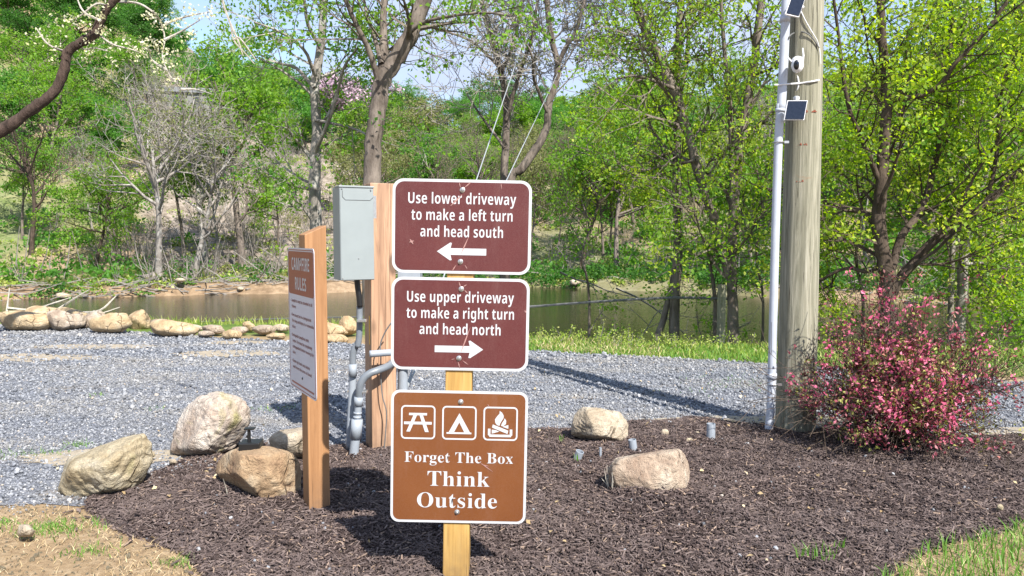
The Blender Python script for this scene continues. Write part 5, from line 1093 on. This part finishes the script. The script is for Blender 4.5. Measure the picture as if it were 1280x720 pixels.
px_tube('pipe', [(960, 548), (962, 525), (964, 500), (964.6, 470), (966, 420), (969, 300), (973, 180), (976, 130)], CYs, 5.2, 'pvc_white', cdt, 14)
px_tube('pipe', [(976, 140), (979, 90), (982, 20), (985, -60), (990, -200)], CYs, 5.6, 'pvc_white', cdt, 14)
for (x_, y_, h2, r_) in ((964.8, 470, 7, 6.2), (975.6, 138, 4, 6.3), (981.5, 24, 8, 6.3)): px_tube('coupling', [(x_ - .2, y_ + h2 / 2), (x_ + .2, y_ - h2 / 2)], CYs, r_, 'pvc_white', cdt, 14)
for (x_, y_) in ((973, 178), (965, 480)):
    g = MB(); c_ = P(x_, y_, CYs); g.tube([(c_.x + math.cos(a) * .031, c_.y + math.sin(a) * .031, c_.z) for a in np.linspace(0, 6.283, 17)], .0035, 6, cap=False); g.box(c_.x + .028, c_.x + .055, c_.y - .02, c_.y - .012, c_.z - .007, c_.z + .007); g.build('clamp', M['steel'], cdt, world=True)
# tie wire and cords round the pole
def pole_cord(name, lst, rpx, mat, label):
    pts = []
    for (x, y) in lst:
        p = P(x, y, 4.39); dx = p.x - pc.x; R_ = .1245 - .0085 * p.z; yy = pc.y - (math.sqrt(R_ * R_ - dx * dx) if abs(dx) < R_ else .10 if dx < 0 else 0) - .004; pts.append(P(x, y, yy))
    b = pts[0].copy(); o = MB().tube([p - b for p in spline(pts, 4)], rpx / FPX * 4.4, 6).build(name, M[mat]); o.location = b; tag(o, label, 'cord'); return o
pole_cord('tie_wire', [(968, 106), (974, 106), (985, 105), (1000, 104), (1014, 102), (1024, 100)], 1.0, 'white_plastic', 'white tie wire wrapped round pole and conduit below the camera')
pole_cord('dark_cord', [(985, 50), (988, 44), (995, 40.5), (1004, 40), (1012, 44), (1019, 52), (1024, 60)], .8, 'cable_grey', 'dark thin cord arching across the pole above the camera')
pole_cord('white_cord', [(1000, 11), (1005, 22), (1011, 33), (1017, 43), (1022, 52), (1025, 66), (1026, 80)], .55, 'white_plastic', 'white thin cord slanting down the pole from the upper solar panel')
pole_cord('white_cord', [(996, 91), (998, 100), (998, 108), (995, 116), (993, 124)], 1.0, 'white_plastic', 'white short cord linking the camera to the lower solar panel')
def panel(pxs, Ys, label, ball):
    c4 = [P(x, y, yy) for (x, y), yy in zip(pxs, Ys)]; c4[2] = c4[1] + c4[3] - c4[0]; ctr = sum(c4, Vector()) / 4; t = empty('solar_panel', ctr, (0, 0, 0), label, 'solar panel')
    nn = (c4[1] - c4[0]).cross(c4[3] - c4[0]).normalized();  nn = nn if nn.y < 0 else -nn
    def pl_(s, o0, o1, nm, mt):
        a = [ctr + (q_ - ctr) * s + nn * o0 for q_ in c4]; b = [ctr + (q_ - ctr) * s + nn * o1 for q_ in c4]
        MB().add(a + b, [(0, 1, 2, 3), (7, 6, 5, 4), (0, 4, 5, 1), (1, 5, 6, 2), (2, 6, 7, 3), (3, 7, 4, 0)]).build(nm, M[mt], t, world=True)
    pl_(1, 0, -.010, 'frame', 'white_plastic'); pl_(.92, .005, .0002, 'cell', 'solar')
    b_ = P(*ball, 4.37); MB().tube([ctr - nn * .008, b_ + Vector((0, 0, .0)), b_ + Vector((0, .03, 0))], [.009, .011, .016], 12).build('mount', M['white_plastic'], t, world=True, smooth=True)
panel([(984.4, 125.5), (1009.6, 125.5), (1005.6, 151), (980, 150)], [4.335, 4.335, 4.325, 4.325], 'small dark solar panel below the camera on the utility pole', (997, 122))
panel([(991, -10), (1008, -6), (993, 15.5), (981.5, 17.5)], [4.32, 4.34, 4.30, 4.27], 'small solar panel cut by the top edge on the utility pole', (1003, 9))
cc = P(997, 80, 4.33); ca = empty('security_camera', cc, (0, 0, 0), 'small white security camera with two antennas on the utility pole', 'camera')
def ball(name, c, r, mat, parent, n_=16, sub=2):
    bm = bmesh.new(); bmesh.ops.create_uvsphere(bm, u_segments=n_, v_segments=n_ // 2 + 2, radius=1)
    for v in bm.verts: v.co = Vector((v.co.x * r[0], v.co.y * r[1], v.co.z * r[2])) + c
    me = bpy.data.meshes.new(name); bm.to_mesh(me); bm.free(); me.polygons.foreach_set('use_smooth', [True] * len(me.polygons)); return link(name, me, M[mat], parent)
ball('dome', Vector((.002, .01, .022)), (.032, .034, .024), 'white_plastic', ca)
ball('head', Vector((-.002, -.004, -.008)), (.034, .034, .044), 'white_plastic', ca)
MB().tube([(.01, .02, .02), (.015, .06, .02)], .02, 12).build('bracket', M['white_plastic'], ca, smooth=True)
ball('dark_face', Vector((-.014, -.024, -.010)), (.018, .016, .028), 'black', ca)
MB().tube([(-.016, -.036, -.002), (-.016, -.043, -.002)], [.008, .007], 12).build('lens', M['solar'], ca)
MB().tube([(-.028, .008, .010), (-.056, .01, .042)], [.006, .004], 8).build('antenna', M['white_plastic'], ca, smooth=True)
MB().tube([(.032, .008, .010), (.036, .01, .05), (.030, .01, .092)], [.006, .005, .0035], 8).build('antenna', M['white_plastic'], ca, smooth=True)
# ================================================================== SMALL THINGS IN THE MULCH
def stub(px, py0, py1, wpx, label, mat='pvc', lean=(0, 0)):
    b = G(px, py1, .055); r_ = wpx * .5 / FPX * b.y; h2 = (py1 - py0) / FPX * b.y; t = MB(); n_ = 16
    o_, i_ = [], []
    V = [(math.cos(2 * math.pi * k / n_) * R_, math.sin(2 * math.pi * k / n_) * R_, z_) for (R_, z_) in ((r_, -.08), (r_, h2), (r_ * .82, h2), (r_ * .82, h2 - .02)) for k in range(n_)]
    F_ = [(j * n_ + k, j * n_ + (k + 1) % n_, (j + 1) * n_ + (k + 1) % n_, (j + 1) * n_ + k) for j in range(3) for k in range(n_)] + [tuple(range(3 * n_, 4 * n_))]
    o = t.add(V, F_).build('pipe_stub', M[mat]); o.location = b; o.rotation_euler = (lean[0], lean[1], 0); return tag(o, label, 'pipe', 'pipe stubs in the mulch')
stub(888.5, 529, 545, 11, 'tallest grey pipe stub, standing left of the utility pole')
stub(791.5, 549, 559, 10, 'grey pipe stub between the two right hand boulders', lean=(0, -.15))
stub(722.5, 563, 571, 10.5, 'lowest pale pipe stub at the left in the mulch', lean=(.2, .3))
stub(750.5, 559, 567, 3.2, 'thinnest pale pipe stub in the mulch')
lb_ = G(314, 561, .275); lg = empty('ground_light', (P(314, 559, 3.27).x, 3.27, P(314, 559, 3.27).z + .004), (0, 0, .1), 'small black light fitting with a stem sitting on the orange boulder', 'light')
MB().box(-.045, .045, -.04, .04, -.012, .024).build('base', M['black'], lg, bevel=.004)
MB().tube([(-.008, 0, .024), (-.008, 0, .078)], [.008, .007], 10).build('stem', M['black'], lg); MB().box(-.026, .018, -.016, .016, .078, .084).build('cap', M['black'], lg); MB().box(-.02, -.008, -.004, .004, .04, .05).build('knob', M['black'], lg)
# dry twigs beside boulders, dead little plant
for (px, py, h2, lb) in ((768, 614, .11, 'dry grey weed clump against the left side of the rose tan boulder'), (285, 622, .12, 'pale dry stick leaning on the orange boulder')):
    g = G(px, py, .05); m = MB(); r8 = random.Random(px)
    for k in range(14 if px > 700 else 1):
        a = r8.uniform(0, 6.28); e = Vector((math.cos(a) * .04 * r8.random(), math.sin(a) * .03, h2 * r8.uniform(.4, 1))); s_ = Vector((r8.uniform(-.03, .03), r8.uniform(-.02, .02), 0)) if px > 700 else Vector((0, 0, 0)); m.tube([s_, s_ + e * .5 + rdir(r8) * .006, s_ + e], [.003, .0022, .001], 4)
    o = m.build('dry_weed', M['twig_pale']); o.location = g; tag(o, lb, 'weed')
# river cable and weathered fence post
cb = [(190, 404), (260, 402), (330, 399), (400, 397), (450, 396), (510, 391), (590, 387), (660, 383.5), (720, 379), (780, 375), (846, 372), (914, 373.5)]
pts = spline([P(x, y, 11.4 - (i / 11) * 2.3) for i, (x, y) in enumerate(cb)], 3); b = pts[0].copy()
o = MB().tube([p - b for p in pts], [.009 if p.x < -1.5 else .017 for p in pts], 6).build('cable', M['cable_grey']); o.location = b; tag(o, 'dark cable strung low along the river bank between trees', 'cable')
fp = G(952, 448, 0); t = empty('fence_post', (fp.x, 8.7, H(fp.x, 8.7)), (0, RAD(.5), .3), 'grey weathered post standing at the bank left of the white conduit', 'post')
MB().box(-.038, .038, -.035, .035, -.3, 1.02).build('timber', M['pole'], t, bevel=.006)
# ================================================================== PINK SHRUB
sb = G(1118, 557, .05); rs9 = random.Random(77); q9 = np.random.RandomState(77)
shr = empty('pink_shrub', (sb.x, sb.y + .05, .05), (0, 0, 0), 'burgundy pink flowering shrub beside the utility pole', 'shrub')
wood = MB(); tips = []; B0 = Vector((sb.x, sb.y + .05, .05)); scfg = dict(seg=.10, wander=.20, up=.02, rmin=.0016, leaf_lv=0, lv=2, nch=[6, 4, 3])
for k in range(54):
    a = rs9.uniform(0, 6.283); el = rs9.uniform(.35, 1.5) if k % 3 else rs9.uniform(.25, .7)
    d = Vector((math.cos(a) * math.cos(el), math.sin(a) * math.cos(el) * .8, math.sin(el))); L = .29 + .13 * math.sin(el) + rs9.uniform(-.05, .14) + (.06 if abs(math.cos(a)) > .7 else 0)
    grow(wood, tips, B0 + Vector((rs9.uniform(-.1, .1), rs9.uniform(-.08, .08), 0)), d, L, .006, 0, scfg, rs9)
for (px, py) in ((1240, 445), (1252, 440), (1250, 472), (1232, 430), (1256, 480), (985, 455), (1130, 362), (1180, 400), (1245, 500), (1000, 470), (1048, 400), (1110, 376), (1127, 370), (1165, 392), (1195, 425), (1215, 440), (1228, 462), (1010, 500), (1060, 420), (1140, 400), (1080, 405)):
    e = P(px, py, sb.y + rs9.uniform(-.15, .15)); d = e - B0; grow(wood, tips, B0 + d * .12, (d.normalized() + Vector((0, 0, -.03))), d.length * .84, .006, 0, dict(scfg, wander=.10, nch=[7, 3, 3]), rs9)
wood.build('branches', M['bark_dark'], shr, world=True)
T2 = np.array(tips); e_ = ((T2[:, 0] - sb.x) / .56) ** 2 + ((T2[:, 2] - .42) / .46) ** 2; T2 = np.vstack([T2[e_ < 1], T2[e_ < .25], T2[(e_ >= 1) & (np.random.RandomState(3).rand(len(T2)) < .5)]]); T2 = T2[(T2[:, 2] > .08) & (np.abs(T2[:, 0] - sb.x) < .20 + 1.05 * T2[:, 2])]
for (mt, cnt, sz) in (('shrub_leaf', 8200, .0205), ('shrub_olive', 5600, .020), ('petal', 2400, .025)):
    sub2 = T2[q9.permutation(len(T2))[:int(len(T2) * .4)]]; k = q9.randint(0, len(sub2), cnt // 6); C = np.repeat(sub2[k], 6, 0) + q9.normal(0, .019, (len(k) * 6, 3))
    leaves({'shrub_leaf': 'burgundy_leaves', 'shrub_olive': 'olive_leaves', 'petal': 'pink_flowers'}[mt], C, sz, M[mt], shr, q9, up=.35, aspect=.55)
